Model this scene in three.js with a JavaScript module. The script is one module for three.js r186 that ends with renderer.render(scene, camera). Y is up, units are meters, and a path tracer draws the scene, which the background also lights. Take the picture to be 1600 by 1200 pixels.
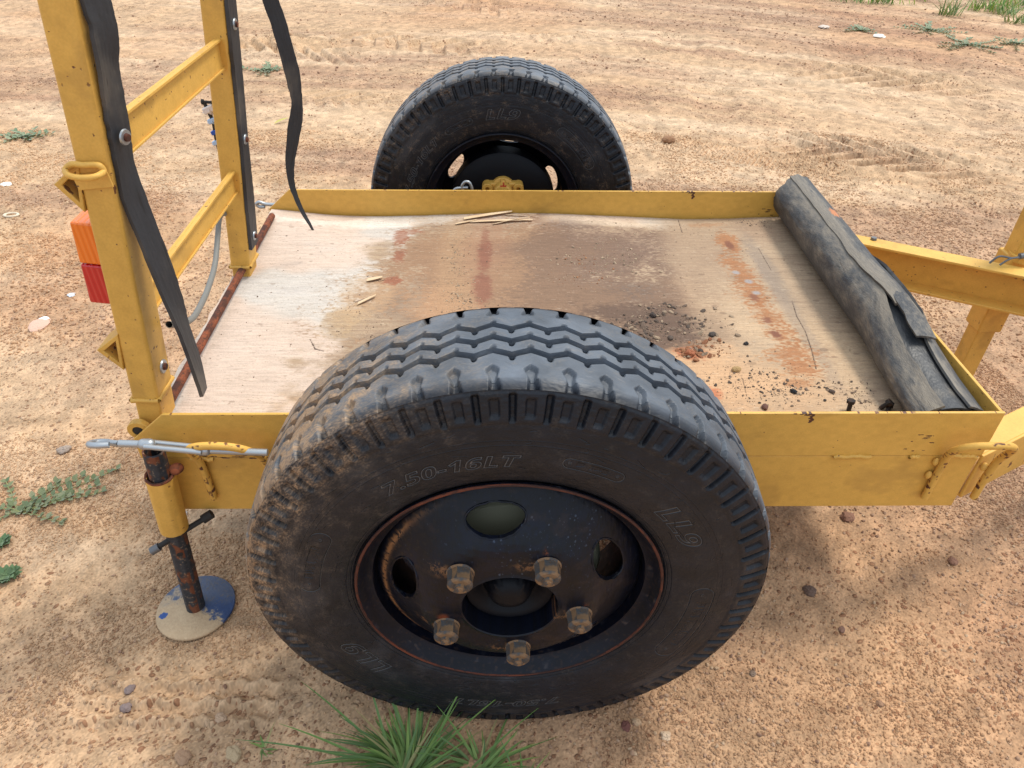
import * as THREE from 'three';
import { RoundedBoxGeometry } from 'three/addons/geometries/RoundedBoxGeometry.js';
import { mergeGeometries, toCreasedNormals } from 'three/addons/utils/BufferGeometryUtils.js';
import { Brush, Evaluator, SUBTRACTION } from 'three-bvh-csg';

// ------------------------------------------------------------------ camera, sky, sun, exposure
const scene = new THREE.Scene();
const FOCAL = 1131.4, EYE = new THREE.Vector3(-0.019, 1.2896, 0.6678);
const camera = new THREE.PerspectiveCamera(2 * Math.atan(600 / FOCAL) * 180 / Math.PI, 4 / 3, 0.05, 400);
camera.position.copy(EYE);
camera.rotation.set(-0.6579, -0.027, 0.0154, 'YXZ');
camera.updateMatrixWorld(true);

const renderer = new THREE.WebGLRenderer({ antialias: true });
renderer.toneMapping = THREE.LinearToneMapping;
renderer.toneMappingExposure = 1.38;
renderer.shadowMap.enabled = true;

const SUN_DIR = new THREE.Vector3(0.46, 1.0, -0.34).normalize();
{ // bright, thinly overcast sky
  const W = 256, H = 128, d = new Float32Array(W * H * 4);
  for (let j = 0; j < H; j++) for (let i = 0; i < W; i++) {
    const el = ((j + .5) / H - .5) * Math.PI, az = ((i + .5) / W - .5) * 2 * Math.PI;
    const dir = new THREE.Vector3(Math.cos(el) * Math.cos(az), Math.sin(el), Math.cos(el) * Math.sin(az));
    const s = Math.max(0, dir.dot(SUN_DIR));
    const wob = .04 * Math.sin(3 * az + 2 * el) + .03 * Math.sin(7 * az - 5 * el + 1.3) + .03 * Math.sin(11 * el + 2 * az);
    const up = Math.max(0, Math.sin(el));
    let l = .68 + .20 * up + wob + .55 * Math.pow(s, 6);
    const k = (j * W + i) * 4;
    if (el < 0) { d[k] = .42; d[k + 1] = .33; d[k + 2] = .24; }
    else { const warm = Math.pow(s, 5); d[k] = l * (.84 + .14 * warm); d[k + 1] = l * (.97 + .02 * warm); d[k + 2] = l * (1.14 - .18 * warm); }
    d[k + 3] = 1;
  }
  const t = new THREE.DataTexture(d, W, H, THREE.RGBAFormat, THREE.FloatType);
  t.mapping = THREE.EquirectangularReflectionMapping; t.magFilter = THREE.LinearFilter; t.minFilter = THREE.LinearFilter; t.needsUpdate = true;
  scene.background = t; scene.environment = t;
}
const sun = new THREE.DirectionalLight(new THREE.Color(1, .955, .87), 1.9);
sun.position.copy(SUN_DIR).multiplyScalar(12); sun.target.position.set(0, 0, -.8);
sun.castShadow = true; sun.shadow.radius = 24; sun.shadow.mapSize.set(2048, 2048);
Object.assign(sun.shadow.camera, { left: -6, right: 6, top: 6, bottom: -6, near: .5, far: 30 });
scene.add(sun, sun.target);

// ------------------------------------------------------------------ helpers
const T0 = Date.now(), tick = n => console.log(n, ((Date.now() - T0) / 1000).toFixed(1));
const V = (x, y, z) => new THREE.Vector3(x, y, z);
function mulberry(a) { return () => { a |= 0; a = a + 0x6D2B79F5 | 0; let t = Math.imul(a ^ a >>> 15, 1 | a); t = t + Math.imul(t ^ t >>> 7, 61 | t) ^ t; return ((t ^ t >>> 14) >>> 0) / 4294967296; }; }
const clamp = (x, a = 0, b = 1) => x < a ? a : x > b ? b : x;
const sstep = (a, b, x) => { const t = clamp((x - a) / (b - a)); return t * t * (3 - 2 * t); };
const mix = (a, b, t) => a + (b - a) * t;
const mix3 = (a, b, t) => [mix(a[0], b[0], t), mix(a[1], b[1], t), mix(a[2], b[2], t)];
const TAU = Math.PI * 2;
// pixel of the 1600 x 1200 photograph -> ray -> point on a plane that the thing touches
function ray(u, v) { return V((u - 800) / FOCAL, -(v - 600) / FOCAL, -1).applyQuaternion(camera.quaternion); }
const atY = (u, v, y) => { const d = ray(u, v); return d.multiplyScalar((y - EYE.y) / d.y).add(EYE); };
const atZ = (u, v, z) => { const d = ray(u, v); return d.multiplyScalar((z - EYE.z) / d.z).add(EYE); };
const atX = (u, v, x) => { const d = ray(u, v); return d.multiplyScalar((x - EYE.x) / d.x).add(EYE); };

const RT = new Float32Array(65536); { const r = mulberry(77); for (let i = 0; i < 65536; i++) RT[i] = r(); }
function vn(x, y, P) {                                            // value noise, 0..1, repeats every P cells
  const xi = Math.floor(x), yi = Math.floor(y); let fx = x - xi, fy = y - yi;
  fx = fx * fx * (3 - 2 * fx); fy = fy * fy * (3 - 2 * fy);
  let x0 = xi % P, y0 = yi % P; if (x0 < 0) x0 += P; if (y0 < 0) y0 += P; const x1 = x0 + 1 === P ? 0 : x0 + 1, y1 = y0 + 1 === P ? 0 : y0 + 1;
  const X0 = Math.imul(x0 + P, 40503), X1 = Math.imul(x1 + P, 40503), Y0 = Math.imul(y0, 26699) ^ 9973, Y1 = Math.imul(y1, 26699) ^ 9973;
  const a = RT[Math.imul(X0 ^ Y0, 69069) >>> 11 & 65535], b = RT[Math.imul(X1 ^ Y0, 69069) >>> 11 & 65535], c = RT[Math.imul(X0 ^ Y1, 69069) >>> 11 & 65535], d = RT[Math.imul(X1 ^ Y1, 69069) >>> 11 & 65535];
  return a + (b - a) * fx + (c - a) * fy + (a - b - c + d) * fx * fy;
}
function vq(x, y) {                                               // the same without repeat
  const xf = Math.floor(x), yf = Math.floor(y); let fx = x - xf, fy = y - yf; fx = fx * fx * (3 - 2 * fx); fy = fy * fy * (3 - 2 * fy);
  const x0 = Math.imul(xf, 40503), x1 = x0 + 40503, y0 = Math.imul(yf, 26699) ^ 9973, y1 = Math.imul(yf + 1, 26699) ^ 9973;
  const a = RT[Math.imul(x0 ^ y0, 69069) >>> 11 & 65535], b = RT[Math.imul(x1 ^ y0, 69069) >>> 11 & 65535], c = RT[Math.imul(x0 ^ y1, 69069) >>> 11 & 65535], d = RT[Math.imul(x1 ^ y1, 69069) >>> 11 & 65535];
  return a + (b - a) * fx + (c - a) * fy + (a - b - c + d) * fx * fy;
}
function fbm(x, y, P, o = 4) {
  if (P === 4096) { let s = vq(x, y), a = 1, n = 1; for (let i = 1; i < o; i++) { x = x * 2 + 3.7; y = y * 2 + 8.3; a *= .5; s += a * vq(x, y); n += a; } return s / n; }
  let s = 0, a = .5, n = 0; for (let i = 0; i < o; i++) { s += a * vn(x + i * 17.3 * 0, y, P); n += a; a *= .5; x *= 2; y *= 2; P *= 2; } return s / n; }
const wn = (x, y, o = 4) => fbm(x, y, 4096, o);       // world noise

const texList = [];
function dataTex(w, h, fn, { srgb = true, repeat = true } = {}) { // fn(x, y) -> [r, g, b] 0..255 (srgb) or one 0..1 number
  const d = new Uint8Array(w * h * 4);
  for (let y = 0; y < h; y++) for (let x = 0; x < w; x++) {
    const c = fn(x, y), k = (y * w + x) * 4;
    if (typeof c === 'number') d[k] = d[k + 1] = d[k + 2] = clamp(c) * 255;
    else { d[k] = clamp(c[0], 0, 255); d[k + 1] = clamp(c[1], 0, 255); d[k + 2] = clamp(c[2], 0, 255); }
    d[k + 3] = 255;
  }
  const t = new THREE.DataTexture(d, w, h, THREE.RGBAFormat);
  if (repeat) t.wrapS = t.wrapT = THREE.RepeatWrapping;
  t.magFilter = THREE.LinearFilter; t.minFilter = THREE.LinearMipmapLinearFilter; t.generateMipmaps = true;
  if (srgb) t.colorSpace = THREE.SRGBColorSpace;
  t.needsUpdate = true; texList.push(t); return t;
}
const taken = {};
function numbered(n) { taken[n] = (taken[n] ?? -1) + 1; return taken[n] ? `${n}_${String(taken[n]).padStart(3, '0')}` : n; }
function mesh(name, geo, mat, parent) {
  const m = new THREE.Mesh(geo, mat); m.name = parent ? name : numbered(name);
  m.castShadow = m.receiveShadow = true; (parent || scene).add(m); return m;
}
function tag(o, label, category, group, kind) {
  if (label) o.userData.label = label; if (category) o.userData.category = category;
  if (group) o.userData.group = group; if (kind) o.userData.kind = kind; return o;
}
function group(name, parent) { const g = new THREE.Group(); g.name = parent ? name : numbered(name); (parent || scene).add(g); return g; }
function boxUV(g, s = 1) {                                        // metres, by the way each face points
  g = g.index ? g.toNonIndexed() : g;
  if (!g.attributes.normal) g.computeVertexNormals();
  const p = g.attributes.position, uv = new Float32Array(p.count * 2), a = V(), b = V(), c = V(), n = V();
  for (let i = 0; i < p.count; i += 3) {
    a.fromBufferAttribute(p, i); b.fromBufferAttribute(p, i + 1); c.fromBufferAttribute(p, i + 2);
    n.copy(b).sub(a).cross(c.clone().sub(a)); const x = Math.abs(n.x), y = Math.abs(n.y), z = Math.abs(n.z);
    [a, b, c].forEach((q, k) => {
      const j = (i + k) * 2;
      if (x >= y && x >= z) { uv[j] = q.z; uv[j + 1] = q.y; } else if (y >= z) { uv[j] = q.x; uv[j + 1] = q.z; } else { uv[j] = q.x; uv[j + 1] = q.y; }
      uv[j] *= s; uv[j + 1] *= s;
    });
  }
  g.setAttribute('uv', new THREE.BufferAttribute(uv, 2));
  for (const k of Object.keys(g.attributes)) if (!['position', 'normal', 'uv'].includes(k)) g.deleteAttribute(k);
  return g;
}
const join = (...gs) => mergeGeometries(gs.flat().map(g => boxUV(g)));
function bx(x0, x1, y0, y1, z0, z1, r = .002) {
  const w = Math.abs(x1 - x0), h = Math.abs(y1 - y0), d = Math.abs(z1 - z0);
  return new RoundedBoxGeometry(w, h, d, 2, Math.min(r, w * .45, h * .45, d * .45)).translate((x0 + x1) / 2, (y0 + y1) / 2, (z0 + z1) / 2);
}
function basis(p0, p1, upHint = V(0, 1, 0)) {                      // local z runs p0 -> p1, local y near upHint
  const z = p1.clone().sub(p0), L = z.length(); z.normalize();
  let x = upHint.clone().cross(z); if (x.length() < 1e-4) x = V(1, 0, 0).cross(z); x.normalize();
  const y = z.clone().cross(x);
  return { m: new THREE.Matrix4().makeBasis(x, y, z).setPosition(p0.clone().add(p1).multiplyScalar(.5)), L };
}
function bar(p0, p1, w, h, up, r = .002) { const { m, L } = basis(p0, p1, up); return new RoundedBoxGeometry(w, h, L, 2, Math.min(r, w * .45, h * .45)).applyMatrix4(m); }
function cyl(p0, p1, r0, r1 = r0, seg = 24, open = false) {
  const { m, L } = basis(p0, p1); return new THREE.CylinderGeometry(r1, r0, L, seg, 1, open).rotateX(Math.PI / 2).applyMatrix4(m);
}
function tube(pts, r, seg = 40, rs = 10) { return new THREE.TubeGeometry(new THREE.CatmullRomCurve3(pts, false, 'centripetal'), seg, r, rs, false); }
function pipe(p0, p1, ro, ri, seg = 32) {                         // hollow tube with rims
  const { m, L } = basis(p0, p1), h = L / 2, b = .0012;
  const pr = [[ri, -h], [ro - b, -h], [ro, -h + b], [ro, h - b], [ro - b, h], [ri, h], [ri, -h]].map(q => new THREE.Vector2(...q));
  return toCreasedNormals(new THREE.LatheGeometry(pr, seg), .6).rotateX(Math.PI / 2).applyMatrix4(m);
}
function roughen(g, amp, freq, seed = 0) {                        // push vertices of an indexed blob about
  const p = g.attributes.position, v = V();
  for (let i = 0; i < p.count; i++) {
    v.fromBufferAttribute(p, i); const l = v.length() || 1;
    const n = wn(v.x * freq + seed * 3.1 + 7, v.y * freq + v.z * freq * 1.7 + seed, 3) - .5;
    v.multiplyScalar(1 + n * amp / 1); p.setXYZ(i, v.x, v.y, v.z);
  }
  g.computeVertexNormals(); return g;
}
function sheet(left, right, th, n = 60, rag = 0) {                         // a ribbon with thickness between two edge lines
  const a = new THREE.CatmullRomCurve3(left, false, 'centripetal'), b = new THREE.CatmullRomCurve3(right, false, 'centripetal');
  const M = 4, P = [], U = [], I = [];
  const rows = []; for (let i = 0; i <= n; i++) { const p = a.getPoint(i / n), q = b.getPoint(i / n), w = q.clone().sub(p); if (rag && w.length() > 1e-5) { w.normalize(); const k = i * 1.7 * 60 / n; p.addScaledVector(w, rag * (wn(k * .5, 3.1, 4) - .5) * 2); q.addScaledVector(w, rag * (wn(k * .6 + 40, 9.2, 4) - .5) * 2); } rows.push([p, q]); }
  const at = (i, k) => rows[i][0].clone().lerp(rows[i][1], k / M);
  const norm = (i, k) => { const t = at(Math.min(n, i + 1), k).sub(at(Math.max(0, i - 1), k)), w = rows[i][1].clone().sub(rows[i][0]); if (w.length() < 1e-6) w.set(1, 0, 0); return t.cross(w).normalize(); };
  const ring = 2 * (M + 1);
  let len = 0;
  for (let i = 0; i <= n; i++) {
    if (i) len += rows[i][0].distanceTo(rows[i - 1][0]);
    for (let s = 0; s < 2; s++) for (let k = 0; k <= M; k++) {
      const kk = s ? M - k : k, q = at(i, kk).add(norm(i, kk).multiplyScalar((s ? -1 : 1) * th / 2)); P.push(q.x, q.y, q.z); U.push(kk / M * .05, len);
    }
  }
  for (let i = 0; i < n; i++) for (let k = 0; k < ring; k++) { const k2 = (k + 1) % ring, A = i * ring + k, B = i * ring + k2, C = A + ring, D = B + ring; I.push(A, C, B, B, C, D); }
  for (const e of [0, n]) for (let k = 0; k < M; k++) { const o = e * ring, A = o + k, B = o + k + 1, C = o + ring - 1 - k, D = o + ring - 2 - k; e ? I.push(A, B, C, B, D, C) : I.push(A, C, B, B, C, D); }
  const g = new THREE.BufferGeometry(); g.setAttribute('position', new THREE.Float32BufferAttribute(P, 3)); g.setAttribute('uv', new THREE.Float32BufferAttribute(U, 2)); g.setIndex(I);
  return toCreasedNormals(g, .8);
}

// ------------------------------------------------------------------ materials
const std = (o) => new THREE.MeshStandardMaterial(o);
// yellow paint: slight orange peel, grime, chips down to rust
function paintTex(seed, chips, w = 1024, h = 1024, sx = 1, sy = 1, extra) {
  const r = mulberry(seed), mask = new Float32Array(w * h);
  const stamp = (cx, cy, rx, ry, k = 1) => {
    const R = Math.max(rx, ry) * 1.6; for (let y = Math.floor(cy - R); y <= cy + R; y++) for (let x = Math.floor(cx - R); x <= cx + R; x++) {
      const xx = ((x % w) + w) % w, yy = ((y % h) + h) % h; const e = Math.hypot((x - cx) / rx, (y - cy) / ry) + (vn(x * .35, y * .35, 4096) - .5) * .9;
      if (e < 1) mask[yy * w + xx] = Math.max(mask[yy * w + xx], k);
    }
  };
  for (let i = 0; i < chips; i++) stamp(r() * w, r() * h, .6 + r() * r() * 3.2, .6 + r() * r() * 2.4, .5 + r() * .5);
  if (extra) extra(stamp, r);
  const P = 8;
  const col = dataTex(w, h, (x, y) => {
    const u = x / w * P * sx, v = y / h * P * sy, PX = P;
    const big = fbm(u * .5 + seed, v * .5, 4, 3), fine = vn(x * .5, y * .5, 512), st = vn(x * .0625, y * .0625, 64);
    const t = (big - .5) * .16 + (fine - .5) * .05 + (st - .5) * .05;
    let c = [209 * (1 + t), 161 * (1 + t * 1.1), 73 * (1 + t * 1.6)];
    const gr = sstep(.62, .78, fbm(u * 2 + 3, v * 2 + 9 + seed, 16, 5)); c = mix3(c, [150, 112, 52], gr * .28);
    const m = mask[y * w + x]; if (m > 0) c = mix3(c, mix3([96, 48, 26], [58, 34, 26], vn(x * .4, y * .4, 4096)), m);
    return c;
  });
  const bump = dataTex(w, h, (x, y) => .6 + .22 * (fbm(x * .046875, y * .046875, 48, 3) - .5) + .1 * (vn(x * .5, y * .5, 512) - .5) - .35 * (mask[y * w + x] > 0 ? 1 : 0), { srgb: false });
  return { col, bump };
}
const pt = paintTex(5, 620, 1024, 1024, 1, 1, (stamp, r) => { for (let i = 0; i < 26; i++) { const x = r() * 1024, y = r() * 1024, l = 4 + r() * 26, a = r() * 6.3; for (let q = 0; q < l; q++) stamp(x + q * Math.cos(a), y + q * Math.sin(a), .7 + r() * .5, .7, .25 + r() * .4); } for (let i = 0; i < 14; i++) stamp(r() * 1024, r() * 1024, 2 + r() * 5, 2 + r() * 6, .8); });
const yellow = std({ map: pt.col, bumpMap: pt.bump, bumpScale: .0012, roughness: .5 });
const pt2 = paintTex(11, 900);
const yellowWorn = std({ map: pt2.col, bumpMap: pt2.bump, bumpScale: .0015, roughness: .58 });
const rustTex = dataTex(256, 256, (x, y) => { const n = fbm(x * .06, y * .06, 4096, 5), f = vn(x * .7, y * .7, 4096); return mix3(mix3([72, 38, 26], [136, 72, 42], sstep(.3, .7, n)), [40, 28, 24], sstep(.55, .9, f) * .6); });
const rustBump = dataTex(256, 256, (x, y) => fbm(x * .15, y * .15, 4096, 4), { srgb: false });
const rust = std({ map: rustTex, bumpMap: rustBump, bumpScale: .0015, roughness: .9 });
const oldPipeTex = dataTex(512, 512, (x, y) => {
  const n = fbm(x * .035, y * .02, 4096, 5), f = fbm(x * .12 + 40, y * .12, 4096, 4);
  let c = mix3([34, 36, 42], [62, 64, 68], f); c = mix3(c, [112, 62, 38], sstep(.52, .66, n)); c = mix3(c, [168, 136, 104], sstep(.66, .8, f) * .7); return c;
});
const oldPipe = std({ map: oldPipeTex, bumpMap: rustBump, bumpScale: .001, roughness: .7, metalness: .15 });
oldPipeTex.repeat.set(3, 3);
const steel = std({ color: 0xa9adb0, roughness: .42, metalness: .75, bumpMap: rustBump, bumpScale: .0006 });
const steelDull = std({ color: 0x6f7072, roughness: .55, metalness: .6 });
const darkIron = std({ color: 0x2a2826, roughness: .75, metalness: .2 });
const rubberTex = dataTex(512, 512, (x, y) => {
  const n = fbm(x * .012, y * .012, 4096, 5), f = vn(x * .5, y * .5, 4096), s = vn(x * .3, y * .03, 4096);
  let c = mix3([36, 38, 42], [50, 52, 57], f * .5 + s * .5); c = mix3(c, [120, 108, 94], sstep(.5, .8, n) * .55); return mix3(c, [22, 23, 26], sstep(.7, .78, fbm(x * .09 + 7, y * .012, 4096, 4)) * .7);
});
const rubberBump = dataTex(512, 512, (x, y) => .5 + .4 * (fbm(x * .05, y * .05, 4096, 4) - .5) + .25 * (vn(x * .5, y * .12, 4096) - .5), { srgb: false });
rubberTex.repeat.set(2, 2);
const strapMat = std({ map: rubberTex, bumpMap: rubberBump, bumpScale: .0016, roughness: .55 });
const blackPlastic = std({ color: 0x1c1d1f, roughness: .5 });
const greyCable = std({ color: 0x77756f, roughness: .6 });

tick('materials');
// ------------------------------------------------------------------ the ground
const TRACKS = []; // old wheel tracks pressed in the sand: centre line, width, rib spacing, rib slant, depth
function track(u0, v0, u1, v1, w, per, slant, depth, soft = .3) { const a = atY(u0, v0, 0), b = atY(u1, v1, 0); const d = b.clone().sub(a); const L = d.length(); d.divideScalar(L); TRACKS.push({ x: a.x, z: a.z, dx: d.x, dz: d.z, L, w, per, slant, depth, soft }); }
track(1265, 230, 1520, 264, .40, .17, 1.3, .036);
track(1290, 114, 1490, 136, .46, .2, 1.2, .036);
track(385, 58, 545, 84, .50, .17, -1.6, .034);
track(545, 58, 720, 78, .42, .19, -.6, .028);
track(820, 60, 900, 70, .4, .16, -.8, .016);
track(690, 4, 800, 22, .5, .2, -.8, .018);
track(470, 150, 600, 165, .3, .12, -.7, .010);
track(1000, 150, 1600, 185, .5, .5, .2, .012);
track(950, 60, 1600, 110, .5, .6, .1, .012);
track(0, 18, 420, 30, .55, .5, .2, .014);
track(0, 75, 500, 70, .5, .45, .2, .010);
track(1020, 215, 1600, 330, .22, .022, .0, .007);
track(20, 560, 175, 520, .2, .4, .2, .006);
const IMP = { x0: -.76, x1: -.44, z: -.046, w: .165 };            // print of the near tyre behind it
function trackAt(x, z) {
  let h = 0;
  for (const t of TRACKS) {
    const px = x - t.x, pz = z - t.z, a = px * t.dx + pz * t.dz; if (a < -.4 || a > t.L + .4) continue;
    const b = -px * t.dz + pz * t.dx + .06 * (wn(a * .8 + t.x, t.z, 2) - .5); if (Math.abs(b) > t.w * .8) continue;
    const fade = sstep(-.4, t.soft, a) * sstep(t.L + .4, t.L - t.soft, a) * (.45 + .9 * wn(x * 2.2 + 4, z * 2.2, 2));
    const q = Math.abs(b) / (t.w / 2), inside = sstep(1.12, .9, q), berm = sstep(1.6, 1.15, q) * sstep(.85, 1.1, q);
    let ph = (a + t.slant * Math.abs(b) + .02 * (wn(a * 9, b * 9, 2) - .5)) / t.per; ph -= Math.floor(ph);
    const rib = sstep(.12, .22, ph) * sstep(.72, .6, ph);
    h += 1.5 * fade * t.depth * (-.55 * inside + inside * rib * 1.0 + berm * .35);
  }
  return h;
}
function impAt(x, z) {                                            // ribs of sand that stood up in the tyre's zigzag grooves
  const d = z - IMP.z - .015 * (x - IMP.x0); if (Math.abs(d) > .11 || x < IMP.x0 - .06 || x > IMP.x1 + .1) return 0;
  const f = sstep(IMP.x0 - .05, IMP.x0 + .03, x + .03 * wn(z * 30, 3, 2)) * sstep(IMP.x1 + .1, IMP.x1 - .05, x);
  const zz = .0065 * (Math.abs(((x / .048) % 1 + 1) % 1 - .5) * 4 - 1); let h = -.007 * sstep(.09, .075, Math.abs(d));
  for (const g of [-.036, 0, .036]) h += .016 * sstep(.010, .005, Math.abs(d - g - zz)) * (.35 + .95 * wn(x * 26 + g * 90, z * 26, 2));
  const tt = ((x / .048) % 1 + 1) % 1; if (Math.abs(d) > .06 && Math.abs(d) < .088) h += .006 * sstep(.3, .2, Math.abs(tt - .5)) * wn(x * 14, z * 9, 2);
  return h * f;
}
const inPrint = (x, z) => x > IMP.x0 - .02 && x < IMP.x1 + .05 && Math.abs(z - IMP.z - .015 * (x - IMP.x0)) < .085;
function groundH(x, z) {
  const r = Math.hypot(x, z + 1);
  let h = .03 * (wn(x * .22, z * .22, 2) - .5) * sstep(1.2, 5, r) * 2 + .03 * (wn(x * .55 + 9, z * .55, 3) - .5) * sstep(.6, 3, r);
  const near = sstep(3.5, 1.2, r);
  h += .011 * (wn(x * 4.2, z * 4.2, 4) - .5) + .0075 * (wn(x * 19 + 3, z * 19, 3) - .5) * (.4 + near * .6);
  const clod = wn(x * 42 + 60, z * 42, 2); h += near * .005 * sstep(.6, .82, clod) * sstep(.42, .6, wn(x * 2.1 + 31, z * 2.1, 2));
  const t = wn(x * .5 + 40, lane(x, z) * 3.4, 3) + .8 * wn(x * .9 + 4, lane(x, z) * 15, 3); h += .016 * (t - .9) * sstep(-1.5, -2.6, z);
  h += trackAt(x, z) + impAt(x, z);
  const foot = Math.hypot(x + .637, z + .241); h = mix(h, 0, sstep(.15, .07, foot));
  const wheel = Math.max(Math.abs(x) - .12, 0) + Math.max(Math.abs(z + .091) - .10, 0); h = mix(h, .004, sstep(.12, 0, wheel));
  const wheel2 = Math.max(Math.abs(x) - .12, 0) + Math.max(Math.abs(z + 1.435) - .10, 0); h = mix(h, .004, sstep(.12, 0, wheel2));
  return h;
}
const lane = (x, z) => z - .14 * x - .09 * x * Math.max(0, x);       // across the lanes that wheels have drawn in the yard
// how gravelly the surface is (0: fine pale sand, 1: red-brown laterite gravel)
function gravelly(x, z) {
  const far = sstep(-1.3, -2.6, z);
  const iso = wn(x * 1.5 + 11, z * 1.5 + 5, 4), L = lane(x, z), streak = wn(x * .42 + 2, L * 2.3, 3) * .55 + wn(x * .7 + 12, L * 8, 4) * .45, broad = wn(x * .35 + 71, L * .9, 3);
  let g = mix(iso * 1.15 - .07, streak * .85 + broad * .5 - .18, far * .9);
  g += .22 * sstep(.25, 1.3, x) * (1 - far) - .06;
  return clamp((g - .5) * mix(2.6, 5.5, far) + .42);
}
const SAND = [.640, .414, .238], PALE = [.735, .512, .322], GRAV = [.430, .246, .146];
function groundC(x, z) {
  const g = gravelly(x, z), p = sstep(.47, .72, wn(x * .8 + 33, lane(x, z) * 4.5, 4));
  let c = mix3(SAND, PALE, p * .8); c = mix3(c, GRAV, g * mix(.60, .85, sstep(-1.6, -3, z)));
  
  const red = sstep(.55, .8, wn(x * .6 + 90, z * .6 + 4, 3)); c = mix3(c, [c[0] * .97, c[1] * .88, c[2] * .82], red);
  const n = .9 + .2 * wn(x * 7, z * 7, 3); return [c[0] * n, c[1] * n, c[2] * n];
}
let groundMat;
{
  const N = 1536, r = mulberry(3), H = new Float32Array(N * N), T = new Float32Array(N * N);
  for (let y = 0; y < N; y++) for (let x = 0; x < N; x++) {
    const u = x / N, v = y / N; H[y * N + x] = .35 + .3 * (fbm(u * 24, v * 24, 24, 4) - .5) + .22 * (fbm(u * 160, v * 160, 160, 3) - .5);
  }
  for (let i = 0; i < 26000; i++) {
    const cx = r() * N, cy = r() * N, big = r(), R = 1.2 + 4.2 * Math.pow(big, 5) + r() * 1.1, e = .7 + r() * .6, a = r() * 3.14, ca = Math.cos(a), sa = Math.sin(a), tone = r();
    const dens = fbm(cx / N * 6, cy / N * 6, 6, 3); if (dens < .3 + r() * .35) continue;
    const q = Math.ceil(R * 1.5); for (let y = -q; y <= q; y++) for (let x = -q; x <= q; x++) {
      const lx = (x * ca + y * sa) * e / R, ly = (-x * sa + y * ca) / e / R, d = lx * lx + ly * ly; if (d > 1) continue;
      const k = ((Math.floor(cy + y) + N) % N) * N + (Math.floor(cx + x) + N) % N, hh = .38 + .09 * R * Math.sqrt(1 - d) * .55;
      if (hh > H[k]) { H[k] = hh; T[k] = tone < .62 ? .35 + tone * .9 : -(tone - .62) * 1.6; }
    }
  }
  const col = dataTex(N, N, (x, y) => {
    const k = y * N + x, u = x / N, v = y / N, n = .90 + .34 * (fbm(u * 40, v * 40, 40, 4) - .5) + .2 * (vn(u * 512, v * 512, 512) - .5), t = T[k];
    let m = [n, n, n]; if (t > 0) m = [n * (1 - .26 * t), n * (1 - .36 * t), n * (1 - .40 * t)]; else if (t < 0) m = [n * (1 - .1 * t), n * (1 - .12 * t), n * (1 - .18 * t)];
    return [m[0] * 245, m[1] * 245, m[2] * 245];
  });
  const bump = dataTex(N, N, (x, y) => H[y * N + x], { srgb: false });
  for (const t of [col, bump]) t.repeat.set(1 / 1.5, 1 / 1.5);
  groundMat = std({ map: col, bumpMap: bump, bumpScale: .0105, vertexColors: true, roughness: .95 });
}
{
  const xs = [], zs = []; // fine near the trailer, coarser with distance
  for (let x = -1.25; x <= 1.35; x += .006) xs.push(x);
  for (const side of [-1, 1]) { let x = side < 0 ? -1.25 : xs[xs.length - 1], st = .011; while (Math.abs(x) < 160) { st *= Math.abs(x) < 5.2 ? 1.013 : 1.18; x += side * st; side < 0 ? xs.unshift(x) : xs.push(x); } }
  { let z = .36, st = .006; while (z > -160) { zs.unshift(z); const d = .67 - z; st = z > -8.5 ? Math.max(.006, d * d / 1120) : st * 1.2; z -= st; } z = .36; st = .02; while (z < 50) { st *= 1.3; z += st; zs.push(z); } }
  const nx = xs.length, nz = zs.length, P = new Float32Array(nx * nz * 3), C = new Float32Array(nx * nz * 3), U = new Float32Array(nx * nz * 2), I = new Uint32Array((nx - 1) * (nz - 1) * 6);
  let q = 0;
  for (let j = 0; j < nz; j++) for (let i = 0; i < nx; i++) {
    const k = j * nx + i, x = xs[i], z = zs[j], c = groundC(x, z);
    P[k * 3] = x; P[k * 3 + 1] = groundH(x, z); P[k * 3 + 2] = z; C.set(c, k * 3);
    U[k * 2] = x + .11 * Math.sin(z * .9); U[k * 2 + 1] = z + .13 * Math.sin(x * .7);
    if (i < nx - 1 && j < nz - 1) { I[q++] = k; I[q++] = k + nx; I[q++] = k + 1; I[q++] = k + 1; I[q++] = k + nx; I[q++] = k + nx + 1; }
  }
  const g = new THREE.BufferGeometry(); g.setAttribute('position', new THREE.BufferAttribute(P, 3)); g.setAttribute('color', new THREE.BufferAttribute(C, 3)); g.setAttribute('uv', new THREE.BufferAttribute(U, 2)); g.setIndex(new THREE.BufferAttribute(I, 1)); g.computeVertexNormals();
  tag(mesh('ground', g, groundMat), 'bare orange sandy yard with laterite gravel and old wheel tracks', 'ground', null, 'structure');
  console.log('ground', nx, nz);
}
const stoneMat = std({ color: 0xffffff, roughness: .9, bumpMap: rustBump, bumpScale: .0008 });
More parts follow.
